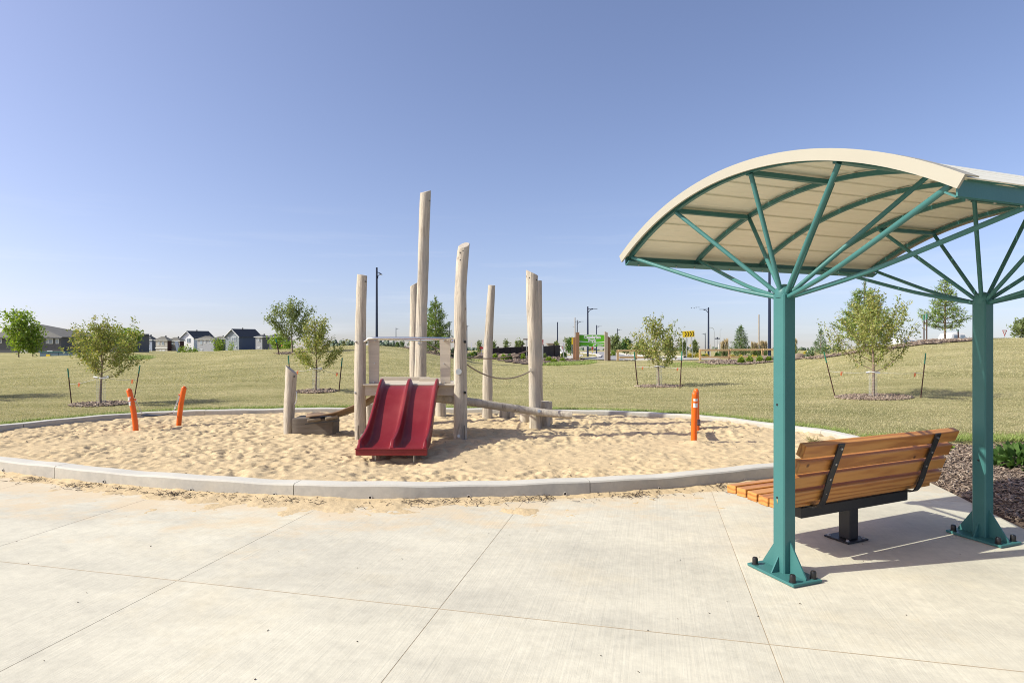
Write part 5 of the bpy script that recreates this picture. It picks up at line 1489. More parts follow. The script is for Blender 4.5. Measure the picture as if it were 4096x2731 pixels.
# ------------------------------------------------------------------ far houses
M['glass'] = pm('window_glass', (.10, .13, .17), (.30, .36, .42), .35, None, .12, spec=.6)
M['frame'] = pm('white_window_frame', (.75, .75, .73), (.7, .7, .68), 5, None, .6)
M['shingle'] = pm('dark_shingles', (.075, .080, .085), (.05, .055, .062), 1.2, (1, 1, 8), .9)
M['shingle2'] = pm('grey_brown_shingles', (.155, .148, .130), (.12, .115, .10), 1.2, (1, 1, 8), .9)
def siding(name, c): return pm(name, c, tuple(x * .90 for x in c), 1.0, (.4, .4, 9), .8)
def house(label, px0, px1, eave, Y, side_px, roof, wall, side=None, roofm='shingle', apex=None, ridge=None, wins=(), sidewins=(), base=1403, trim=True, over=.5, band=None):
    th = math.radians(14); s_, c_ = math.sin(th), math.cos(th); a_, b_ = (px1 - 2048) / F, (px0 - 2048) / F
    hf = Y * (a_ - b_) / (2 * c_ + s_ * (a_ + b_)); xm_ = a_ * Y - hf * (a_ * s_ + c_)
    x0, x1 = xm_ - hf, xm_ + hf; ze = CH - (eave - HZ) / F * Y; zb = T(xm_, Y) - .6
    k_ = ((side_px or px1 + 20) - 2048) / F; D = max(2.2, (k_ * (Y - hf * s_) - (xm_ + hf * c_)) / (s_ - k_ * c_))
    t = thing('house', label, 'house', ((x0 + x1) / 2, Y, zb), 'row of houses behind the left hill')
    mb = MB(); mb.box(((x0 + x1) / 2, Y + D / 2, (zb + ze) / 2), (x1 - x0, D, ze - zb)); w = mb.build('wall', wall, t)
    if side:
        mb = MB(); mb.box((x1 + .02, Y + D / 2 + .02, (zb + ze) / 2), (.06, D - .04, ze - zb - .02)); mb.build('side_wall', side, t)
    o = over
    if roof == 'gable':                                             # gable end faces the lawn
        za = CH - (apex - HZ) / F * Y; xm = (x0 + x1) / 2
        mb = MB(); mb.prism([(x0 + .02, Y + .03, ze), (x1 - .02, Y + .03, ze), (xm, Y + .03, za - .12)], (0, D - .1, 0)); mb.build('gable_wall', wall, t)
        for s in (-1, 1):
            xe = xm + s * ((x1 - x0) / 2 + o); dz_ = (za - ze) / ((x1 - x0) / 2) * o
            mb = MB(); mb.prism([(xm, Y - o, za), (xe, Y - o, ze - dz_), (xe, Y - o, ze - dz_ - .25), (xm, Y - o, za - .25)], (0, D + 2 * o, 0)); mb.build('roof_slope', M[roofm], t)
            mb = MB(); mb.prism([(xm, Y - o - .02, za - .02), (xe, Y - o - .02, ze - dz_ - .02), (xe, Y - o - .02, ze - dz_ - .36), (xm, Y - o - .02, za - .36)], (0, -.1, 0)); mb.build('barge_board', M['frame'], t)
        mb = MB(); mb.box((xm + .6, Y + D * .4, za + .1), (.35, .35, .7)); mb.build('roof_vent', M['shingle'], t)
    else:                                                           # hip
        za = CH - (ridge - HZ) / F * Y; xm = (x0 + x1) / 2; h = (x1 - x0) / 2
        A = [(x0 - o, Y - o, ze), (x1 + o, Y - o, ze), (x1 + o, Y + D + o, ze), (x0 - o, Y + D + o, ze)]
        y1 = Y + min(h, D * .35); y2 = Y + D - min(h, D * .35)
        vs = A + [(xm - h * .25, y1, za), (xm + h * .25, y1, za), (xm + h * .25, y2, za), (xm - h * .25, y2, za)]
        mb = MB(); mb.add(vs, [(0, 1, 5, 4), (1, 2, 6, 5), (2, 3, 7, 6), (3, 0, 4, 7), (4, 5, 6, 7), (3, 2, 1, 0)]); mb.build('roof', M[roofm], t)
        mb = MB(); mb.box((xm, Y + D / 2, ze - .12), (x1 - x0 + 2 * o - .05, D + 2 * o - .05, .22)); mb.build('eave_board', M['frame'] if trim else M['shingle'], t)
        mb = MB(); mb.box((xm + .5, y1 + 1, za + .1), (.35, .35, .6)); mb.build('roof_vent', M['shingle'], t)
    t.rotation_euler = (0, 0, math.radians(-14))
    if band:
        mb = MB(); mb.box(((x0 + x1) / 2, Y - .12, CH - (band - HZ) / F * Y), (x1 - x0 + .2, .25, .3)); mb.build('storey_band', M['frame'], t)
    for (a, b, c, d) in wins:
        q0, q1 = W(a, b, Y), W(c, d, Y); cx, cz = (q0.x + q1.x) / 2, (q0.z + q1.z) / 2; ww, hh = q1.x - q0.x, q0.z - q1.z
        mb = MB(); mb.box((cx, Y - .04, cz), (ww, .12, hh)); fr = mb.build('window', M['frame'], t)
        nn_ = 2 if ww > hh * .7 else 1
        for k in range(nn_):
            mb = MB(); mb.box((cx - ww / 2 + ww * (k + .5) / nn_, Y - .115, cz), (ww / nn_ - .22, .03, hh - .26)); mb.build('pane', M['glass'], fr)
    return t
HX = lambda v: 500 + v / 2.703
HYy = lambda v: 1180 + v / 2.703
def wz(*r): return [(HX(a), HYy(b), HX(c), HYy(d)) for a, b, c, d in r]
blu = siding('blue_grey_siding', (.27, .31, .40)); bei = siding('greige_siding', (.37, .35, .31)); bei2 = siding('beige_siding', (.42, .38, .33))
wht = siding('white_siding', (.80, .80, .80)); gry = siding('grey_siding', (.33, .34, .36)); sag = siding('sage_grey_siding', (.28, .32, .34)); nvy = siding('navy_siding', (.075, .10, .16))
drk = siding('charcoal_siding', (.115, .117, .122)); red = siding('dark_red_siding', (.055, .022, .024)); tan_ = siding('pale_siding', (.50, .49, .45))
house('dark roofed house end behind the tree on the left hill shoulder', HX(60), HX(170), HYy(488), 262, HX(180), 'hip', drk, None, ridge=HYy(436))
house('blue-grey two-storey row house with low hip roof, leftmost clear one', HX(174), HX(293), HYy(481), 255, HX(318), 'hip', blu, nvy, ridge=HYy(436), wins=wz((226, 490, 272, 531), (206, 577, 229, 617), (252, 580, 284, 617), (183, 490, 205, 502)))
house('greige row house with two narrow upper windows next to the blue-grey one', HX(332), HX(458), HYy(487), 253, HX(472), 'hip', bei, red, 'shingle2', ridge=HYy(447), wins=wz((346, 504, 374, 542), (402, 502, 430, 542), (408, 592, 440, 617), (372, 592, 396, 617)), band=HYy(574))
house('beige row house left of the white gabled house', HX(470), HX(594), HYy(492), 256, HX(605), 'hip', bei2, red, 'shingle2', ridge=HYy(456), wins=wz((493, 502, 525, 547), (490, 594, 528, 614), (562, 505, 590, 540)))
house('white gabled two-storey house with dark roof', HX(606), HX(743), HYy(455), 262, HX(960), 'gable', wht, siding('pale_blue_siding', (.55, .60, .68)), apex=HYy(386), wins=wz((669, 468, 717, 514), (614, 470, 642, 493), (690, 562, 724, 600)))
house('grey low-roofed house right of the white gabled house', HX(782), HX(965), HYy(476), 236, HX(1000), 'hip', gry, drk, 'shingle2', ridge=HYy(443), wins=wz((801, 489, 833, 536), (856, 487, 878, 517), (915, 482, 950, 521), (802, 585, 836, 604)))
house('dark infill house between the grey and sage gabled houses', HX(960), HX(1083), HYy(470), 275, HX(1100), 'hip', drk, None, 'shingle2', ridge=HYy(445), wins=wz((1032, 485, 1058, 520)))
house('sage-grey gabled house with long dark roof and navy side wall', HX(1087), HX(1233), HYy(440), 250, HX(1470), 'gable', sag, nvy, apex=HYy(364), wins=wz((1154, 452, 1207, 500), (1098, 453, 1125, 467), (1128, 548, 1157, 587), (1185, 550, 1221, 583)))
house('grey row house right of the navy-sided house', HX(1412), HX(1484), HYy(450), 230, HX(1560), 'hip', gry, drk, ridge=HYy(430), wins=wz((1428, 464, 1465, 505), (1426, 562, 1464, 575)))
house('dark hip-roofed house behind the crest tree', HX(1540), HX(1730), HYy(452), 250, HX(1790), 'hip', drk, None, ridge=HYy(420), wins=wz((1545, 466, 1584, 502), (1716, 470, 1750, 500)))
# large dark house at far left
Yb = 130.0; Z1 = lambda v: 1180 + v / 2.703; Xx = lambda v: v / 2.703
t = thing('house', 'large charcoal house with broad brown-grey hip roof at far left', 'house', (SX(120, Yb), Yb, T(SX(120, Yb), Yb)))
xa, xb_ = SX(-60, Yb), SX(Xx(660), Yb); ze = W(0, Z1(458), Yb).z; zb = T(-90, Yb) - 1; zt = W(0, Z1(312), Yb).z
mb = MB(); mb.box(((xa + xb_) / 2, Yb + 6, (ze + zb) / 2), (xb_ - xa, 12, ze - zb)); mb.build('wall', drk, t)
xp = SX(Xx(362), Yb + 5)
vs = [(xa - 1, Yb - .6, ze), (xb_ + .6, Yb - .6, ze + .1), (xb_ + 1.6, Yb + 12.6, ze + .1), (xa - 1, Yb + 12.6, ze), (xp, Yb + 5, zt), (xp + .5, Yb + 7, zt)]
mb = MB(); mb.add(vs, [(0, 1, 4), (1, 2, 5, 4), (2, 3, 5), (3, 0, 4, 5), (3, 2, 1, 0)]); mb.build('roof', M['shingle2'], t)
mb = MB(); mb.box(((xa + xb_) / 2, Yb - .55, ze - .12), (xb_ - xa + 1, .16, .26)); mb.build('fascia_board', drk, t)
for (a, b, c, d) in ((500, 470, 524, 524), (526, 470, 575, 526), (605, 474, 640, 526), (513, 600, 570, 616), (0, 470, 22, 520), (250, 510, 300, 520)):
    q0, q1 = W(Xx(a), Z1(b), Yb), W(Xx(c), Z1(d), Yb); mb = MB(); mb.box(((q0.x + q1.x) / 2, Yb - .05, (q0.z + q1.z) / 2), (q1.x - q0.x, .14, q0.z - q1.z)); fr = mb.build('window', M['frame'], t)
    mb = MB(); mb.box(((q0.x + q1.x) / 2, Yb - .13, (q0.z + q1.z) / 2), (q1.x - q0.x - .2, .03, q0.z - q1.z - .22)); mb.build('pane', M['glass'], fr)
mb = MB(); mb.box((W(Xx(265), 0, Yb).x, Yb - .12, W(0, Z1(575), Yb).z), (S(32, Yb), .2, S(70, Yb))); mb.build('garage_wall_panel', tan_, t)
mb = MB(); mb.box((xp + 1.2, Yb + 2.8, zt - 1.3), (.3, .3, 1.0)); mb.build('roof_vent', M['shingle'], t)
t = thing('house', 'dark hip-roofed neighbour partly hidden by the left crabapple', 'house', (SX(300, 150), 150, T(SX(300, 150), 150)))
Y = 150.0; x0, x1 = SX(Xx(672), Y), SX(Xx(1300), Y); ze = W(0, Z1(440), Y).z
mb = MB(); mb.box(((x0 + x1) / 2, Y + 6, ze / 2 - 2), (x1 - x0, 12, ze + 5)); mb.build('wall', drk, t)
mb = MB(); mb.add([(x0 - .5, Y - .6, ze), (x1 + .5, Y - .6, ze), (x1 + .5, Y + 12, ze), (x0 - .5, Y + 12, ze), (x0 + 6, Y + 6, W(0, Z1(395), Y).z), (x1 - 6, Y + 6, W(0, Z1(395), Y).z)], [(0, 1, 5, 4), (1, 2, 5), (2, 3, 4, 5), (3, 0, 4), (3, 2, 1, 0)]); mb.build('roof', M['shingle2'], t)
for (a, b, c, d) in ((728, 470, 765, 530), (800, 470, 830, 530)):
    q0, q1 = W(Xx(a), Z1(b), Y), W(Xx(c), Z1(d), Y); mb = MB(); mb.box(((q0.x + q1.x) / 2, Y - .05, (q0.z + q1.z) / 2), (q1.x - q0.x, .14, q0.z - q1.z)); mb.build('window', M['frame'], t)
# long blue-grey bin enclosure
Y = 66.0; bm_ = siding('blue_grey_panel', (.13, .19, .24)); x0, x1 = SX(Xx(432), Y), SX(Xx(840), Y)
zt = W(0, Z1(618), Y).z; t = thing('panel_fence', 'low blue-grey panel fence with yellow notice below the dark house', 'fence', ((x0 + x1) / 2, Y, T((x0 + x1) / 2, Y)))
for k in range(4):
    w = (x1 - x0) / 4; mb = MB(); mb.box((x0 + w * (k + .5), Y, zt - 1.0), (w - .05, .12, 2.0)); mb.build('fence_panel', bm_, t)
mb = MB(); mb.box(((x0 + x1) / 2, Y, zt + .03), (x1 - x0, .2, .07)); mb.build('top_rail', M['teal'], t)
q = W(Xx(527), Z1(655), Y); mb = MB(); mb.box((q.x, Y - .08, q.z), (S(16, Y), .03, S(11, Y))); mb.build('yellow_notice', M['yellow'], t)
# leaning blue banner near the white house
Y = 58.0; t = thing('leaning_board', 'tall blue-grey board leaning in front of the beige house', 'board', tuple(W(710, 1404, Y)))
a, b = W(714, 1410, Y), W(704, 1365, Y); mb = MB(); mb.prism([a + Vector((-.14, 0, 0)), a + Vector((.14, 0, 0)), b + Vector((.16, 0, 0)), b + Vector((-.16, 0, 0))], (0, .06, 0)); mb.build('board_face', blu, t)

# ------------------------------------------------------------------ road, verge, path behind the lawn
def sheet(name, lab, pts, mat, lift=.04, kind='structure'):
    P = [hit(a, b) for a, b in pts]
    # subdivide edges so the sheet follows the slope
    Q = []
    for i in range(len(P)):
        a, b = P[i], P[(i + 1) % len(P)]; n_ = max(1, int(math.hypot(a[0] - b[0], a[1] - b[1]) / 1.5))
        for k in range(n_): Q.append((a[0] + (b[0] - a[0]) * k / n_, a[1] + (b[1] - a[1]) * k / n_))
    xs = np.array([q[0] for q in Q]); ys = np.array([q[1] for q in Q]); st = .6
    P2 = np.stack([xs, ys], 1); gx_ = np.arange(xs.min() - st, xs.max() + st * 2, st); gy_ = np.arange(ys.min() - st, ys.max() + st * 2, st)
    A, B = np.meshgrid(gx_, gy_, indexing='ij'); ins = in_poly((A[:-1, :-1] + st / 2), (B[:-1, :-1] + st / 2), P2)
    fcs = grid_faces(*A.shape)[ins.ravel()]; Z = terr(A, B) + lift
    used = np.unique(fcs); mp2 = np.zeros(A.size, int); mp2[used] = np.arange(len(used))
    o = npmesh(name, np.stack([A.ravel(), B.ravel(), Z.ravel()], 1)[used], mp2[fcs], mat, smooth=True); tag(o, lab, None, None, kind); return o
def strip(name, lab, pts, wd, mat, hgt=.13, lift=0):
    P = [hit(a, b) for a, b in pts]; P = dens([(p[0], p[1]) for p in P], 8)
    vs = []
    for i, p in enumerate(P):
        d = P[min(i + 1, len(P) - 1)] - P[max(i - 1, 0)]; d = d / np.linalg.norm(d); n_ = np.array([-d[1], d[0]]) * wd / 2
        z = T(*p)
        vs += [(p[0] - n_[0], p[1] - n_[1], z - .1), (p[0] - n_[0], p[1] - n_[1], z + hgt + lift), (p[0] + n_[0], p[1] + n_[1], z + hgt + lift), (p[0] + n_[0], p[1] + n_[1], z - .1)]
    fs = [(4 * i + k, 4 * i + k + 1, 4 * i + k + 5, 4 * i + k + 4) for i in range(len(P) - 1) for k in range(3)]
    mb = MB(); mb.add(vs, fs); o = mb.build(name, mat); tag(o, lab, None, None, 'structure'); return o
sheet('road', 'grey asphalt road curving away behind the park sign', [(2318, 1408), (2424, 1407), (2445, 1411), (2500, 1417), (2570, 1425), (2650, 1430), (2760, 1433), (2760, 1437), (2330, 1438.5), (2380, 1432), (2397, 1427), (2390, 1421), (2360, 1415), (2318, 1411)], M['asphalt'], .05)
strip('road_kerb', 'pale kerb rounding the grass island left of the road', [(2330, 1438), (2375, 1433), (2397, 1427), (2392, 1421), (2365, 1415.5), (2325, 1411.5)], .45, M['pale_conc'], .15)
strip('road_kerb', 'pale kerb along the planted far side of the road', [(2440, 1411.5), (2500, 1418.5), (2560, 1425), (2640, 1428.5), (2740, 1430)], .6, M['pale_conc'], .16)
strip('footpath', 'pale concrete path curving behind the boulders to the sign', [(2240, 1412), (2285, 1416), (2310, 1421), (2290, 1429), (2262, 1434)], 1.5, M['pale_conc'], .05)
strip('footpath', 'pale path along the back edge of the lawn behind the rail fences', [(2500, 1440.5), (2600, 1440.2), (2700, 1440), (2790, 1439), (2870, 1437)], 1.6, M['pale_conc'], .10)

def bed(name, lab, pts, nchip, lm, lift=.05, hump=0.0):
    o = sheet(name, lab, pts, M['soil'], lift)
    P = np.array([hit(a, b)[:2] for a, b in pts]); x0, y0 = P.min(0); x1, y1 = P.max(0)
    n = int(nchip * 2); x = rng.uniform(x0, x1, n); y = rng.uniform(y0, y1, n); k = in_poly(x, y, P); x, y = x[k][:nchip], y[k][:nchip]
    chips('bark_chips', lab.replace('bed', 'chips'), np.stack([x, y], 1), lambda a, b: terr(a, b) + lift, lm * .5, lm)
bed('mulch_bed', 'bark mulch bed with boulders below the dark retaining wall', [(1855, 1409), (1960, 1412), (2080, 1415), (2200, 1425), (2262, 1434), (2345, 1444), (2300, 1450), (2170, 1460), (2080, 1457), (1985, 1440), (1900, 1430), (1860, 1424)], 5200, .34)
bed('mulch_bed', 'bark mulch bed around the pine on the hill behind the logs', [(1596, 1386), (1650, 1384), (1780, 1390), (1850, 1396), (1850, 1408), (1780, 1407), (1700, 1404), (1640, 1396)], 1800, .25)
bed('mulch_bed', 'bark mulch bed with leafy plants before the right rail fence', [(2790, 1452), (2900, 1440), (3085, 1437), (3160, 1432), (3180, 1438), (3060, 1452), (2950, 1459), (2850, 1460)], 1800, .32)
bed('mulch_bed', 'bark mulch bed rising up the right slope under the tall pine', [(3180, 1436), (3300, 1424), (3420, 1408), (3560, 1394), (3640, 1372), (3900, 1358), (3900, 1364), (3700, 1378), (3560, 1398), (3420, 1414), (3290, 1434)], 2600, .25)
# brighter tufts
def tallgrass(name, lab, pts, n, h, w, mat='blade_green'):
    P = np.array([hit(a, b)[:2] for a, b in pts]); x0, y0 = P.min(0); x1, y1 = P.max(0)
    x = rng.uniform(x0, x1, n * 3); y = rng.uniform(y0, y1, n * 3); k = in_poly(x, y, P); x, y = x[k][:n], y[k][:n]
    blades(name, lab, x, y, terr(x, y) - .02, h * .4, h, w, M[mat], .35)
tallgrass('lush_grass', 'lush green grass beside the mulch bed near the sign', [(2150, 1462), (2260, 1452), (2370, 1445), (2390, 1450), (2330, 1459), (2240, 1464)], 3500, .26, .05)
tallgrass('lush_grass', 'lush green grass strip in front of the right mulch bed', [(2650, 1463), (2740, 1448), (2860, 1446), (2960, 1462), (2860, 1470), (2700, 1470)], 5000, .13, .05)
tallgrass('lush_grass', 'green grass strip below the pine bed on the hill', [(1740, 1410), (1860, 1412), (1880, 1428), (1990, 1444), (1980, 1448), (1860, 1434), (1740, 1416)], 5000, .25, .06)
tallgrass('lush_grass', 'patch of green grass under the left crest shrub', [(505, 1430), (560, 1424), (620, 1430), (600, 1436), (520, 1440)], 2500, .2, .05)

# ------------------------------------------------------------------ retaining wall of dark timber
def timber_wall(lab, tops, Ys, base_py, plank_px=22):
    """tops: [(px,py)]"""
    t = thing('retaining_wall', lab, 'wall', tuple(W(tops[0][0], base_py, Ys[0])))
    n_ = int(abs(tops[-1][0] - tops[0][0]) / plank_px)
    for k in range(n_):
        u0, u1 = k / n_, (k + 1) / n_; px0 = tops[0][0] + (tops[-1][0] - tops[0][0]) * u0; px1 = tops[0][0] + (tops[-1][0] - tops[0][0]) * u1
        pys = np.interp([(px0 + px1) / 2], [q[0] for q in tops], [q[1] for q in tops])[0]
        ya = Ys[0] + (Ys[1] - Ys[0]) * u0; yb = Ys[0] + (Ys[1] - Ys[0]) * u1
        a = W(px0, pys, ya); b = W(px1, pys, yb); zb = T(a.x, ya) - .3; d = (b - a); d.z = 0; L = d.length; d.normalize(); nrm = Vector((-d.y, d.x, 0))
        c = (a + b) / 2; mb = MB(); h = (a.z + b.z) / 2 - zb
        mb.box((c.x, c.y, zb + h / 2), (L - .04, .14 + .04 * (k % 2), h), Matrix((d, nrm, Vector((0, 0, 1)))).transposed()); mb.build('timber', M['wall_brown'], t)
        if k % 4 == 1:
            mb = MB(); mb.box((a.x, a.y - .1, zb + h / 2 + .08), (.18, .18, h + .16)); mb.build('wall_post', M['wall_brown'], t)
    return t
timber_wall('long dark timber retaining wall behind the boulders', [(1968, 1393), (2050, 1388), (2100, 1386), (2160, 1384)], (66, 70), 1425)
timber_wall('shaded end of the dark timber wall with vertical boards', [(2160, 1385), (2238, 1380.5)], (60, 66), 1425, 11)
mb = MB(); 
t = thing('low_building', 'low beige flat building peeking over the retaining wall', 'building', tuple(W(2215, 1392, 150)))
a, b = W(2192, 1377, 150), W(2232, 1377, 150); mb = MB(); mb.box(((a.x + b.x) / 2, 151, a.z - 3), (b.x - a.x, 5, 6)); mb.build('wall', bei2, t); mb = MB(); mb.box(((a.x + b.x) / 2, 151, a.z + .1), (b.x - a.x + .5, 5.4, .3)); mb.build('roof', M['rock'], t)
t = thing('white_shed', 'white shed left of the park sign posts', 'building', tuple(W(2262, 1400, 120)))
a, b = W(2242, 1385, 120), W(2283, 1388, 120); mb = MB(); mb.box(((a.x + b.x) / 2, 122, a.z - 2.2), (b.x - a.x, 4, 4.4)); mb.build('wall', wht, t); mb = MB(); mb.box(((a.x + b.x) / 2, 122, a.z + .1), (b.x - a.x + .4, 4.4, .25)); mb.build('roof', tan_, t)

# boulders
def boulder(lab, px, py, w, h, Y, seed, mat='rock', group='sandstone boulders in the beds'):
    r = np.random.default_rng(seed); x = SX(px, Y); z = T(x, Y); ww, hh = S(w, Y), S(h, Y)
    bm = bmesh.new(); bmesh.ops.create_icosphere(bm, subdivisions=3, radius=1)
    nrm = [Vector(r.normal(size=3)).normalized() for _ in range(11)]; offs = r.uniform(.55, .85, 11)
    for v in bm.verts:
        c = v.co.copy()
        for n_, o_ in zip(nrm, offs):
            d = c.dot(n_)
            if d > o_: c -= n_ * (d - o_)
        v.co = Vector((x + c.x * ww * .62, Y + c.y * ww * .45, z + hh * .42 + c.z * hh * .72))
    mb = MB(); bm.verts.ensure_lookup_table(); mb.add([v.co.copy() for v in bm.verts], [[q.index for q in f.verts] for f in bm.faces]); bm.free()
    o = mb.build('boulder', M[mat]); o['_org'] = [0, 0, 0]; tag(o, lab, 'boulder', group); return o
boulder('flat-topped boulder in front of the retaining wall', 2025, 1418, 72, 17, 56, 1)
boulder('dark rounded boulder right of the flat-topped one', 2058, 1420, 40, 22, 54, 2)
boulder('square brown boulder left of the flat-topped one', 1985, 1418, 34, 16, 57, 3)
boulder('reddish wedge boulder behind the bent log', 1918, 1425, 34, 13, 51, 4)
boulder('long tan boulder behind the near shelter post', 3060, 1425, 76, 22, 46, 5)
boulder('brown boulder right of the near shelter post', 3195, 1422, 46, 22, 44, 6)
boulder('low dark boulder before the right slope', 3178, 1432, 60, 10, 43, 7)
boulder('dark boulder behind the right rail fence', 2930, 1418, 26, 10, 60, 8)
boulder('small stone at the end of the rail fence', 2990, 1418, 40, 9, 60, 9)
# shrubs
sh_list = [('small bright shrub left of the flat boulder', 1980, 1432, 20, 12, 50, 'leaf_bright'), ('rounded green shrub before the dark boulder', 2015, 1432, 22, 16, 49, 'leaf_bright'), ('leafy green shrub beside the dark boulder', 2038, 1426, 20, 14, 50, 'leaf_dark'),
           ('yellow-green shrub under the street sign', 2092, 1424, 22, 12, 52, 'leaf_bright'), ('low yellow-green mound right of the slanted log', 2195, 1430, 14, 17, 50, 'leaf_bright'), ('yellow-green mound nearest the lush grass', 2216, 1441, 12, 17, 46, 'leaf_bright'), ('yellow-green mound near the yield sign', 2250, 1432, 12, 14, 49, 'leaf_bright'),
           ('dark juniper at the end of the retaining wall', 2256, 1420, 20, 16, 60, 'leaf_dark'), ('bluish low shrub against the shaded wall', 2178, 1425, 16, 10, 56, 'leaf_grey'), ('dark green shrub above the pine bed', 1898, 1405, 18, 16, 56, 'leaf_dark'), ('bright shrub on the mulch slope', 1885, 1408, 10, 14, 55, 'leaf_bright'),
           ('yellow shrub beside the post of the left rail fence', 2452, 1415, 20, 14, 68, 'leaf_bright'), ('leafy green plant in the right mulch bed', 2965, 1448, 24, 15, 44, 'leaf_bright'), ('hosta-like plant next to it under the fence', 2998, 1444, 26, 16, 45, 'leaf_bright'), ('large-leaved plant left of the near shelter post', 3040, 1444, 24, 18, 44, 'leaf_bright'), ('green plant directly behind the near shelter post', 3075, 1442, 20, 14, 44, 'leaf_bright'),
           ('low shrub at the foot of the right rail fence', 2815, 1433, 12, 12, 56, 'leaf_dark'), ('green mound behind the right rail fence', 2870, 1412, 16, 14, 64, 'leaf_dark')]
for i, (lab, px, py, h, w, Y, mt) in enumerate(sh_list):
    tuftplant('shrub', lab, 'shrub', px, py, h, w * .62, Y, mt, 260, .16, 400 + i, .4, 'shrubs in the far beds', .5)
fl = [('yellow flowering clump behind the arrow sign poles', 2795, 1415, 16, 24, 60), ('yellow flowers left of the right fence post', 2762, 1418, 12, 18, 60), ('yellow flowers between the rails', 2825, 1414, 13, 14, 60), ('yellow flower patch under the lower rail', 2930, 1420, 9, 14, 56), ('yellow flower patch near the long boulder', 2962, 1420, 9, 14, 56), ('yellow flowers beyond the brown boulder', 3232, 1405, 9, 26, 50), ('yellow flowers before the long boulder', 3015, 1422, 8, 18, 55)]
for i, (lab, px, py, h, w, Y) in enumerate(fl): tuftplant('flower_clump', lab, 'flowers', px, py, h, w * .6, Y, 'yellow_fl', 260, .14, 450 + i, .5, 'yellow flowers behind the rail fence', .6)
wf = [('white-flowered shrub low on the right slope', 3240, 1415, 26, 26, 42), ('white-flowered shrub beside the small spruce', 3305, 1402, 40, 30, 41.5), ('white-flowered shrub behind the spreading sapling', 3345, 1398, 34, 22, 41), ('white-flowered bush beside the right front log', 1812, 1405, 34, 10, 41), ('white-flowered bush right of the right front log', 1876, 1410, 24, 10, 46), ('small white-flowered bush on the mulch crest', 1590, 1388, 18, 10, 42)]
for i, (lab, px, py, h, w, Y) in enumerate(wf): tuftplant('flowering_shrub', lab, 'shrub', px, py, h, w * .6, Y, 'white_fl', 420, .12, 470 + i, .6, 'white-flowered shrubs', .5)
pl = [(3012, 1418, 30), (3048, 1418, 34), (3120 - 58, 1416, 30), (2905, 1400, 24), (3178, 1402, 26), (3026, 1418, 26), (2890, 1402, 16)]
for i, (px, py, h) in enumerate(pl):
    Y = 58.0; rng = np.random.default_rng(500 + i); x = SX(px, Y); z = T(x, Y); H_ = (CH - (py - h - 22 - HZ) / F * Y) - z; n = 130
    t = thing('ornamental_grass', ['tall feather reed grass, second from the spruce', 'feather reed grass by the wooden pole', 'feather reed grass left of the near shelter post', 'pale feather grass left of the spruce', 'pale feather grass right of the near shelter post', 'feather reed grass nearest the spruce', 'thin feather grass near the street sign'][i], 'plant', (x, Y, z), 'feather reed grasses')
    A = np.stack([x + rng.normal(0, .06, n), Y + rng.normal(0, .06, n), np.full(n, z)], 1); D = np.stack([rng.normal(0, .06, n), rng.normal(0, .06, n), np.ones(n)], 1)
    L = H_ * rng.uniform(.6, 1.0, n); v, f = scatter(LEAFV, LEAFF, A, dir_R(D), np.stack([L, np.full(n, .05), np.full(n, .02)], 1)); npmesh('stems', v, f, M['straw'], t)
    A2 = A + D * (L * .82)[:, None]; v, f = scatter(LEAFV, LEAFF, A2, dir_R(D), np.stack([L * .25, np.full(n, .07), np.full(n, .03)], 1)); npmesh('plumes', v, f, M['plume'], t)
    tuft_v = rng.normal(0, 1, (90, 3)); A3 = np.stack([x + rng.normal(0, .2, 90), Y + rng.normal(0, .2, 90), z + rng.uniform(0, H_ * .35, 90)], 1); tuft_v[:, 2] = abs(tuft_v[:, 2]) + 1
    v, f = scatter(LEAFV, LEAFF, A3, dir_R(tuft_v), np.stack([np.full(90, .4), np.full(90, .04), np.full(90, .04)], 1)); npmesh('leaves', v, f, M['leaf_dark'], t)

# middle-distance trees beyond the road
bt = [('dense green tree right of the park sign', 2462, 1412, 1335, 24, 78, 'leaf_grey', 1500), ('green tree left of the broad open sapling', 2505, 1410, 1352, 22, 82, 'leaf_dark', 1200), ('dark tree seen through the open sapling', 2560, 1410, 1362, 24, 80, 'leaf_grey', 1000), ('tree right of the open sapling near the arrow sign', 2672, 1412, 1355, 24, 80, 'leaf_grey', 1100), ('young tree left of the arrow sign poles', 2732, 1412, 1352, 14, 75, 'leaf_grey', 700), ('slim young tree right of the arrow sign', 2780, 1414, 1356, 12, 75, 'leaf_grey', 600),
      ('round dark tree left of the sign posts', 2281, 1405, 1348, 13, 85, 'leaf_dark', 900), ('bare thin tree left of the sign', 2266, 1402, 1342, 10, 90, 'leaf_grey', 220), ('young tree behind the tall thin lamp', 2226, 1395, 1362, 12, 100, 'leaf_grey', 500),
      ('small thin tree left of the bent log', 1917, 1398, 1360, 8, 100, 'leaf_grey', 260), ('small thin tree right of the bent log', 1975, 1396, 1362, 8, 100, 'leaf_grey', 260), ('thin tree over the middle of the wall', 2025, 1394, 1358, 9, 100, 'leaf_grey', 320), ('thin twin tree over the wall, left of the pair', 2068, 1394, 1358, 9, 100, 'leaf_grey', 300), ('denser tree right of the pair over the wall', 2084, 1394, 1357, 10, 98, 'leaf_grey', 420), ('little tree at the right edge on the hill', 4085, 1356, 1270, 38, 42, 'leaf_grey', 900)]
for i, (lab, px, py, pt, hw, Y, mt, nl) in enumerate(bt):
    z = T(SX(px, Y), Y); H_ = (CH - (pt - HZ) / F * Y) - z
    broadleaf('roadside_tree', lab, 'tree', (SX(px, Y), Y, z), H_, S(hw, Y), 600 + i, nleaf=nl, leaf=.0034 * Y if Y > 60 else .2, mat=mt, clear=.18, nprim=12, shape='cone' if hw < 20 else 'oval', spread=.12, asp=.5, droop=.2, sub=4, trunk=.014)
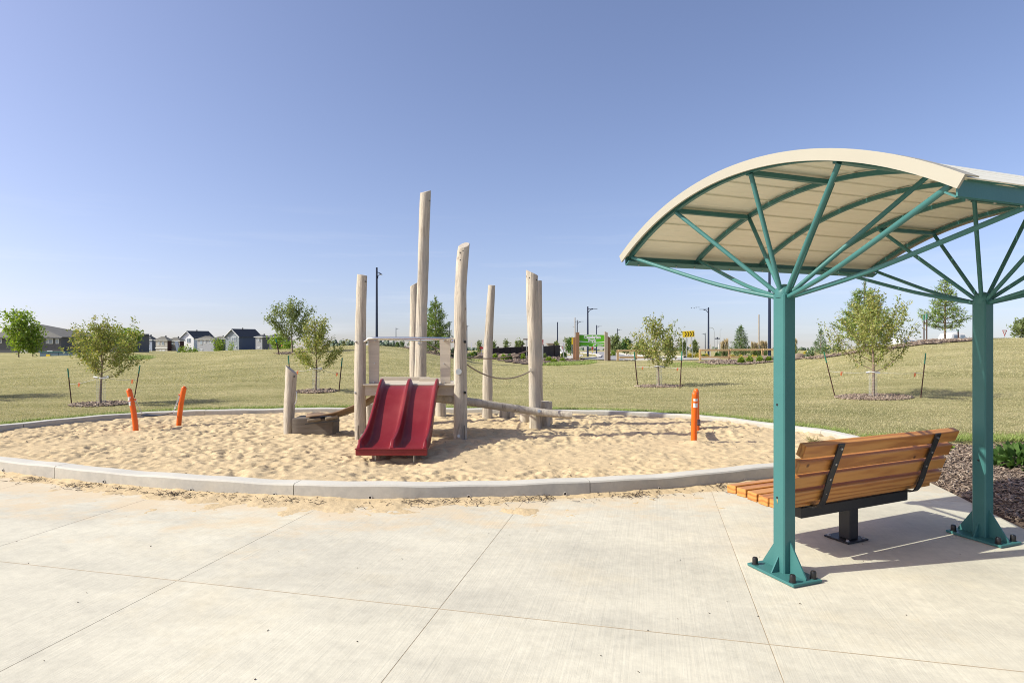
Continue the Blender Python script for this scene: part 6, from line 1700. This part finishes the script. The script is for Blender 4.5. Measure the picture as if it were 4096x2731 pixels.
# far woods along the horizon: one mass
A = []
for k in range(2600):
    px = rng.choice([rng.uniform(1325, 1440), rng.uniform(1515, 1575), rng.uniform(1830, 1900), rng.uniform(-200, 4300)], p=[.62, .16, .02, .20]); Y = rng.uniform(380, 420)
    top = 1372 + 6 * math.sin(px * .21) + 4 * math.sin(px * .57) if px < 1600 and px > 1300 else 1394 + 3 * math.sin(px * .05)
    py = rng.uniform(top, 1402); A.append(tuple(W(px, py, Y)))
A = np.array(A); n = len(A); e = rng.uniform(0, 6.28, (n, 3)); L = rng.uniform(1.0, 2.4, n)
M['far_leaf'] = leaf_mat('far_foliage', [(.10, .14, .09), (.14, .18, .11), (.09, .125, .095)], .1)
v, f = scatter(BOXV, BOXF, A, euler_R(e), np.stack([L, L * .7, L * .6], 1))
o = npmesh('distant_trees', v, f, M['far_leaf']); tag(o, 'far belt of trees on the horizon', None, None, 'stuff')

# ------------------------------------------------------------------ park sign
Y = 51.5
sg = thing('park_sign', 'green and white Cambrian Park sign between rough timber posts', 'sign', tuple(W(2368, 1438, Y)))
a, b = W(2317, 1339.5, Y), W(2421, 1386, Y)
mb = MB(); mb.box(((a.x + b.x) / 2, Y + .10, (a.z + b.z) / 2), (b.x - a.x, .06, a.z - b.z)); bd = mb.build('sign_board', M['sign_green'], sg)
mb = MB(); mb.box(((a.x + b.x) / 2, Y + .10, a.z + .014), (b.x - a.x, .07, .03)); mb.build('board_edge', M['white'], bd)
for (p0, p1, tp, bt_, mt, yo, lab) in ((2303.5, 2317, 1328, 1438, 'sign_post', -.06, None), (2292.5, 2304, 1347, 1437, 'sign_post', .14, None), (2418.5, 2430.5, 1325, 1441, 'sign_post_grey', -.06, 'greyer weathered timber'), (2430.5, 2441.5, 1345, 1441, 'sign_post', .12, None)):
    a, b = W(p0, tp, Y + yo), W(p1, bt_, Y + yo); zb = T(a.x, Y) - .3
    sl_ = .12 if p0 > 2400 else -.05
    mb = MB(); mb.prism([(a.x, Y + yo - .1, zb), (b.x, Y + yo - .1, zb), (b.x, Y + yo - .1, a.z - (sl_ if sl_ > 0 else 0)), (a.x, Y + yo - .1, a.z + (sl_ if sl_ < 0 else 0))], (0, .2, 0)); o = mb.build('sign_timber', M[mt], sg)
    if lab: o['label'] = lab
def text(s, size, c, mat, parent, name='lettering', off=.0, ext=.004, align='CENTER', bold=0.0, squash=1.0, ls=1.0):
    cu = bpy.data.curves.new(name, 'FONT'); cu.body = s; cu.size = size; cu.extrude = ext; cu.align_x = align; cu.align_y = 'CENTER'; cu.offset = bold; cu.space_line = ls
    to = bpy.data.objects.new('tmp', cu); COL.objects.link(to)
    dg = bpy.context.evaluated_depsgraph_get(); me = bpy.data.meshes.new_from_object(to.evaluated_get(dg)); bpy.data.objects.remove(to)
    me.transform(Matrix.Translation(Vector(c) - Vector(parent['_org'])) @ Matrix.Rotation(math.radians(90), 4, 'X') @ Matrix.Diagonal((squash, 1, 1, 1)))
    return link(name, me, mat, parent)
yf = Y + .066
text('Cambrian', .36, W(2369, 1348.3, yf), M['white'], bd, bold=.024)
text('Park', .36, W(2368, 1362.6, yf), M['white'], bd, bold=.020)
text('STRATHCONA', .105, W(2390, 1377.6, yf), M['white'], bd, bold=.005, align='LEFT')
text('COUNTY', .105, W(2390, 1382.4, yf), M['white'], bd, bold=.005, align='LEFT')
text('Cambrian Blvd', .115, W(2355, 1382.6, yf), M['white'], bd, bold=.005, align='RIGHT')
mb = MB(); vs = []
for i in range(41):
    u = i / 40; px = 2317.5 + 103 * u; c_ = float(np.interp(u, [0, .25, .5, .75, 1], [1365.4, 1367.3, 1370.2, 1369.3, 1366.8]))
    th = float(np.interp(u, [0, .5, 1], [2.1, 1.0, 1.9]))
    vs += [W(px, c_ - th, yf), W(px, c_ + th, yf)]
mb.add(vs, [(2 * i, 2 * i + 1, 2 * i + 3, 2 * i + 2) for i in range(40)]); mb.build('white_wave', M['white'], bd)
for k in range(3):
    q = W(2375 + k * 3.2, 1379.5 - k * .4, yf); mb = MB(); w = .035
    mb.prism([q + Vector((-.08, 0, -.09 + k * .015)), q + Vector((-.01, 0, -.09 + k * .01)), q + Vector((.10, 0, .09)), q + Vector((.02, 0, .08 + k * .01))], (0, -.003, 0)); mb.build('emblem_stroke', M['white'], bd)
# small yellow box left of sign
a, b = W(2287, 1350, 54), W(2292, 1378, 54); t = thing('yellow_marker', 'yellow board just left of the park sign timbers', 'sign', tuple(W(2289, 1437, 54))); mb = MB(); mb.box(((a.x + b.x) / 2, 54, (a.z + b.z) / 2), (b.x - a.x, .08, a.z - b.z)); mb.build('board_face', M['yellow'], t)
mb = MB(); mb.cyl((a.x + .03, 54.06, T(a.x, 54) - .2), (a.x + .03, 54.06, b.z), .03, 6); mb.build('pole', M['steel'], t)

# arrow sign
Y = 56.0
t = thing('arrow_sign', 'yellow roundabout sign with four dark chevrons on two poles', 'sign', tuple(W(2754, 1440, Y)))
RT = Matrix.Rotation(.035, 3, 'Y').to_3x3()
c = W(2754, 1335.7, Y); wd, hg = S(47.5, Y), S(24.5, Y); RT = Matrix.Rotation(-.045, 3, 'Y')
mb = MB(); mb.box(c, (wd, .03, hg), RT, bev=.01); sb_ = mb.build('sign_plate', M['yellow'], t)
for k in range(4):
    x = -wd * .335 + k * wd * .215; w = .085; h = hg * .40
    pts = [(x, h), (x + w, h), (x + w + .12, 0), (x + w, -h), (x, -h), (x + .12, 0)]
    mb = MB(); mb.prism([c + RT @ Vector((p[0], -.017, p[1])) for p in pts], (0, -.004, 0)); mb.build('chevron', M['blackp'], sb_)
for px, pb in ((2745, 1440), (2767, 1441)):
    a = W(px, 1347, Y + .06); mb = MB(); mb.tube([(SX(px + 3, Y), Y + .06, T(SX(px + 3, Y), Y) - .1), (a.x, Y + .06, a.z + .3)], .035, 8); mb.build('sign_pole', M['steel'], t)
for px, qx in ((2752, 2740), (2764, 2763)):
    mb = MB(); mb.tube([tuple(W(px, 1350, Y + .1)), tuple(W(qx, 1412, Y + 4))], .02, 6); mb.build('brace', M['steel'], t)

# other small signs
def pole_sign(name, lab, px, pt, pb, Y, plate=None, mat='white', r=.03, polem='steel', group=None):
    x = SX(px, Y); z = T(x, Y); t = thing(name, lab, 'sign', (x, Y, z), group)
    zt = CH - (pt - HZ) / F * Y; mb = MB(); mb.cyl((x, Y + .03, z - .2), (x, Y + .03, zt), r, 8); mb.build('pole', M[polem], t)
    if plate: 
        for (pts, mt) in plate:
            yy = Y - .01 - .012 * plate.index((pts, mt)); mb = MB(); P = [W(a, b, yy) for a, b in pts]; mb.prism(P, (0, .012, 0)); mb.build('sign_plate', M[mt], t)
    return t
pole_sign('yield_sign', 'white back of a triangular yield sign near the wall end', 2254, 1372, 1428, 52, [([(2246, 1370.5), (2263, 1370.5), (2257, 1384), (2252, 1384)], 'white')], r=.045)
pole_sign('yield_sign', 'narrow edge-on yield sign right of the twin logs', 2171.5, 1360, 1423, 52, [([(2169.5, 1358.5), (2174, 1358.5), (2173, 1380), (2170.5, 1380)], 'redp')], r=.04)
pole_sign('street_name_sign', 'brown street name blade behind the slanted log', 2106, 1352, 1418, 58, [([(2093, 1354.5), (2120, 1354.5), (2120, 1359.5), (2093, 1359.5)], 'rock')])
pole_sign('street_name_sign', 'dark street name blades beyond the rail fence', 2869.5, 1348, 1405, 75, [([(2859, 1352), (2880, 1352), (2880, 1356), (2859, 1356)], 'navy'), ([(2867, 1348.5), (2872, 1348.5), (2872, 1352), (2867, 1352)], 'navy')])
pole_sign('yield_sign', 'red and white yield sign on the right hill', 4020, 1322, 1352, 40, [([(4009, 1320), (4029, 1320), (4019, 1344)], 'redp'), ([(4013, 1322.5), (4025, 1322.5), (4019, 1337)], 'white')])
pole_sign('stop_sign', 'red and white sign under the right half of the park sign', 2369.5, 1388, 1418, 75, [([(2366, 1386.5), (2373, 1386.5), (2373, 1400), (2366, 1400)], 'redp'), ([(2367.5, 1404), (2371.5, 1404), (2371.5, 1409), (2367.5, 1409)], 'yellow')])
pole_sign('walk_sign', 'small pedestrian crossing sign left of the arrow sign', 2731, 1359, 1412, 72, [([(2729, 1359), (2734.5, 1359), (2734.5, 1367), (2729, 1367)], 'white')])
pole_sign('red_notice', 'red notice board on the bank left of the bent log', 1925.5, 1390, 1405, 60, [([(1919, 1387), (1933, 1387), (1933, 1396), (1919, 1396)], 'redp')])
pole_sign('red_notice', 'red notice behind the yield sign pole', 2252, 1388, 1402, 70, [([(2249.5, 1385), (2254.5, 1385), (2254.5, 1397), (2249.5, 1397)], 'redp')])
pole_sign('marker_post', 'white marker post between the front and bent logs', 1885.5, 1372, 1400, 80, [([(1883.5, 1370), (1888, 1370), (1888, 1394), (1883.5, 1394)], 'white')])
pole_sign('warning_sign', 'small yellow warning sign beyond the arrow sign', 2761, 1380, 1412, 85, [([(2758.5, 1378), (2764, 1378), (2764, 1385), (2758.5, 1385)], 'yellow')])

# ------------------------------------------------------------------ street lamps and poles
def lamp(lab, px, pt, Y, arm, drop=None, r=.075, name='street_lamp', col='navy', style='arm', lowY=None):
    x = SX(px, Y); z = T(x, Y); zt = CH - (pt - HZ) / F * Y; t = thing(name, lab, 'lamp post', (x, Y, z), 'street lamps')
    mb = MB(); mb.tube([(x, Y, z - .2), (x, Y, zt)], [r * 1.25, r * .85], 10); mb.build('pole', M[col], t)
    if style == 'arm':
        L = S(abs(arm), Y); s = 1 if arm > 0 else -1; za = zt - .35 * L / 1.5
        mb = MB(); mb.tube([(x, Y, za), (x + s * L * .55, Y, za)], r * .38, 6); mb.tube([(x, Y, za - L * .45), (x + s * L * .12, Y, za - L * .28), (x + s * L * .30, Y, za - L * .10), (x + s * L * .55, Y, za - L * .04)], r * .33, 6); mb.build('arm', M[col], t)
        mb = MB(); mb.box((x + s * L * .78, Y, za), (L * .46, L * .16, L * .045), bev=.01); mb.build('lamp_head', M[col], t)
    elif style == 'top':
        L = S(abs(arm), Y); s = 1 if arm > 0 else -1; za = zt - L * .8
        mb = MB(); mb.tube([(x, Y, za), (x + s * L * .5, Y, za - L * .2), (x + s * L * .7, Y, za - L * .28)], r * .35, 6)
        mb.tube([(x + s * r, Y, za - L * 1.2), (x + s * L * .22, Y, za - L * .75), (x + s * L * .55, Y, za - L * .4), (x + s * L * .7, Y, za - L * .28)], r * .3, 6); mb.build('arm', M[col], t)
        mb = MB(); mb.lathe((x + s * L * .75, Y, za - L * .5), [(L * .30, 0), (L * .26, L * .07), (L * .10, L * .16), (L * .03, L * .26)], 12); hd = mb.build('lamp_head', M[col], t)
        mb = MB(); mb.lathe((x + s * L * .75, Y, za - L * .535), [(L * .20, 0), (L * .24, L * .03)], 12); mb.build('lens', M['white'], hd)
    elif style == 'curve':
        L = S(abs(arm), Y); s = 1 if arm > 0 else -1
        mb = MB(); mb.tube([(x, Y, zt - .1), (x + s * L * .1, Y, zt + L * .5), (x + s * L * .45, Y, zt + L * .85), (x + s * L, Y, zt + L * .95)], r * .6, 6); mb.build('arm', M[col], t)
        mb = MB(); mb.box((x + s * L * 1.1, Y, zt + L * .93), (L * .3, .25, .12)); mb.build('lamp_head', M[col], t)
    return t
lamp('tall dark blue lamp post rising behind the left front log', 1507, 1070, 58, 22, r=.105, style='top')
lamp('dark blue lamp post behind the park sign panel', 2351, 1226, 62, 38, r=.085)
lamp('lamp post with left-facing arm near the spruce', 2834, 1229, 62, -36, r=.085)
lamp('lamp post behind the left end of the park sign', 2309, 1280, 88, 25)
lamp('smaller lamp post right of the one behind the sign', 2386, 1300, 92, 21)
lamp('slim lamp post left of the broad open sapling', 2469.5, 1314, 110, 18)
lamp('distant lamp post left of the spruce with arm to the left', 2821, 1332, 120, -14)
lamp('thin lamp post over the end of the retaining wall', 2230, 1288, 105, 5, r=.10)
lamp('distant lamp post between the left and twin logs', 1584, 1311, 130, 13)
lamp('distant lamp post left of the right front log', 1798.5, 1285, 110, 12)
lamp('distant lamp post just right of the right front log', 1868, 1302, 112, 10)
lamp('thin dark pole with no arm beside the pine', 1613, 1362, 120, 6, r=.06)
lamp('tall dark lamp post hidden behind the near shelter post', 3078, 1000, 52, 20, r=.11)
lamp('pale curved highway lamp beyond the rail fence', 2857, 1325, 160, -16, col='steel', style='curve', r=.09)
lamp('second pale highway lamp right of the curved one', 2880, 1322, 170, 5, col='steel', style='curve', r=.07)
def bare_pole(lab, px, pt, Y, r, mt):
    x = SX(px, Y); z = T(x, Y); t = thing('utility_pole', lab, 'pole', (x, Y, z)); zt = CH - (pt - HZ) / F * Y
    mb = MB(); mb.tube([(x, Y, z - .2), (x, Y, zt)], [r * 1.1, r * .85], 8); mb.build('pole', M[mt], t); return t
bare_pole('bare pale wooden pole beyond the rail fence', 3035.5, 1258, 75, .09, 'trunk_grey')
t = bare_pole('thin dead tree trunk left of the park sign', 2300, 1270, 80, .07, 'trunk_grey')
mb = MB()
for k, (zz, s) in enumerate(((.12, 1), (.26, -1), (.4, 1), (.52, 1), (.65, -1))):
    p = Vector(t.location); zt = CH - (1270 - HZ) / F * 80; q = Vector((p.x, 80, p.z + (zt - p.z) * (1 - zz))); mb = MB(); mb.tube([q, q + Vector((s * .35, 0, .15))], [.03, .01], 5); mb.build('snag_branch', M['trunk_grey'], t)
for px, lab in ((2829 + 4, 'short pale bollard post under the lamp'), (2841, 'pale bollard beyond the rail fence'), (2876, 'second pale bollard beyond the rail fence')):
    bare_pole(lab, px, 1376, 70, .07, 'pale_conc')

# ------------------------------------------------------------------ rail fences
def rail_fence(lab, posts, rails, Y0, Y1):
    t = thing('rail_fence', lab, 'fence', tuple(W(posts[0][0], posts[0][2], Y0)))
    n_ = len(posts); px0, px1 = posts[0][0], posts[-1][0]
    yat = lambda px: Y0 + (Y1 - Y0) * (px - px0) / (px1 - px0)
    for px, tp, bt_ in posts:
        Y = yat(px); x = SX(px, Y); z = T(x, Y); zt = CH - (tp - HZ) / F * Y; w = S(7.5, Y)
        mb = MB(); mb.box((x, Y, (zt + z - .2) / 2), (w, w, zt - z + .2), bev=.01); mb.build('fence_post', M['rail'], t)
    for (a, b, c, d, th) in rails:
        A, B = W(a, b, yat(a) - .12), W(c, d, yat(c) - .12); dd = (B - A); L = dd.length; dd.normalize(); up_ = Vector((0, 0, 1)) - dd * dd.z; up_.normalize(); nn_ = dd.cross(up_)
        mb = MB(); mb.box((A + B) / 2, (L, .08, S(th, yat(a))), Matrix((dd, nn_, up_)).transposed(), bev=.008); mb.build('rail', M['rail'], t)
rail_fence('two-rail cedar fence between the park sign and the open sapling', [(2471, 1399, 1443), (2545, 1399, 1443), (2626, 1398, 1442)], [(2474, 1402.5, 2542, 1402.5, 7.5), (2549, 1402.5, 2624, 1402, 7.5), (2477, 1429, 2542, 1429, 7), (2549, 1429, 2624, 1429, 7)], 53, 53)
rail_fence('two-rail cedar fence in front of the spruce and flowers', [(2800, 1396, 1444), (2917, 1396, 1440), (3050, 1394, 1420), (3176, 1392, 1402)], [(2804, 1400, 2915, 1400, 7.5), (2921, 1399.5, 3046, 1398.5, 7.5), (3054, 1397.5, 3174, 1396.5, 7.5), (2804, 1428, 2915, 1428.5, 7.5), (2921, 1428, 3040, 1428, 7)], 52, 52)

# white car roof beyond the right hill
Y = 46.0
def carshape(lab, px0, px1, top, Y):
    x0, x1 = SX(px0, Y), SX(px1, Y); zt = CH - (top - HZ) / F * Y; L = x1 - x0; c = (x0 + x1) / 2; zg = zt - 1.5
    t = thing('parked_car', lab, 'car', (c, Y, zg)); sec = [(-.5, .35, .8), (-.47, .62, .86), (-.30, .74, .9), (-.16, 1.42, .72), (0, 1.5, .70), (.20, 1.46, .72), (.36, .86, .88), (.48, .74, .86), (.5, .4, .8)]
    vs = []
    for u, h, w in sec: vs += [(c + u * L, Y - w, zg + .25), (c + u * L, Y - w, zg + min(h, .8)), (c + u * L, Y - w * .86, zg + h), (c + u * L, Y + w * .86, zg + h), (c + u * L, Y + w, zg + min(h, .8)), (c + u * L, Y + w, zg + .25)]
    fs = [(6 * i + k, 6 * i + k + 1, 6 * i + k + 7, 6 * i + k + 6) for i in range(len(sec) - 1) for k in range(5)] + [(0, 1, 2, 3, 4, 5), tuple(6 * (len(sec) - 1) + k for k in range(5, -1, -1))]
    mb = MB(); mb.add(vs, fs); mb.build('body', M['white'], t, smooth=True)
    for u in (-.3, .3):
        for s in (-1, 1):
            mb = MB(); mb.cyl((c + u * L, Y + s * .8, zg + .3), (c + u * L, Y + s * .62, zg + .3), .32, 14); mb.build('wheel', M['black'], t)
    for u0, u1 in ((-.17, .0), (.02, .22)):
        mb = MB(); mb.prism([(c + u0 * L, Y - .83, zg + .84), (c + u1 * L, Y - .83, zg + .84), (c + (u1 - .02) * L, Y - .72, zg + 1.34), (c + (u0 + .04) * L, Y - .72, zg + 1.34)], (0, -.01, 0)); mb.build('side_window', M['glass'], t)
carshape('white car roof showing over the hill under the spreading pine', 3742, 3870, 1331, Y)
carshape('white car roof showing over the hill behind the mulch slope', 3545, 3672, 1352, 47)
# tiny birds over the far lamp
for i, (px, py) in enumerate(((2766, 1231), (2777, 1232), (2787, 1229.5), (2796, 1229))):
    Y = 140.0; c = W(px, py, Y); t = thing('bird', ['leftmost of the four tiny birds left of the lamp arm', 'second tiny bird of the four near the lamp arm', 'third tiny bird of the four near the lamp arm', 'tiny bird nearest the lamp arm'][i], 'bird', tuple(c), 'birds flying in a line')
    mb = MB(); mb.lathe(c, [(.01, -.16), (.05, -.06), (.06, .04), (.01, .14)], 6); mb.build('body', M['black'], t)
    for s in (-1, 1):
        mb = MB(); mb.prism([c, c + Vector((s * .32, .02, .09)), c + Vector((s * .28, .10, .07)), c + Vector((0, .12, 0))], (0, 0, .012)); mb.build('wing', M['black'], t)
# weed tuft by the right curb
t = tuftplant('weed', 'dry weed growing in the sand by the right end of the curb', 'plant', 0, 0, 0, 0, 1, 'straw', 1, .01, 900) if False else None
rng = np.random.default_rng(901); c = Vector((4.35, 8.75, .07)); t = thing('weed', 'dry weed growing in the sand by the right end of the curb', 'plant', tuple(c)); n = 110
A = np.tile(np.array([[c.x, c.y, c.z]]), (n, 1)) + rng.normal(0, .03, (n, 3)) * [1, 1, .1]; D = np.stack([rng.normal(0, 1, n), rng.normal(0, 1, n), abs(rng.normal(.6, .3, n))], 1); L = rng.uniform(.06, .20, n)
v, f = scatter(LEAFV, LEAFF, A, dir_R(D), np.stack([L, np.full(n, .008), np.full(n, .004)], 1)); npmesh('foliage', v, f, M['straw'], t)
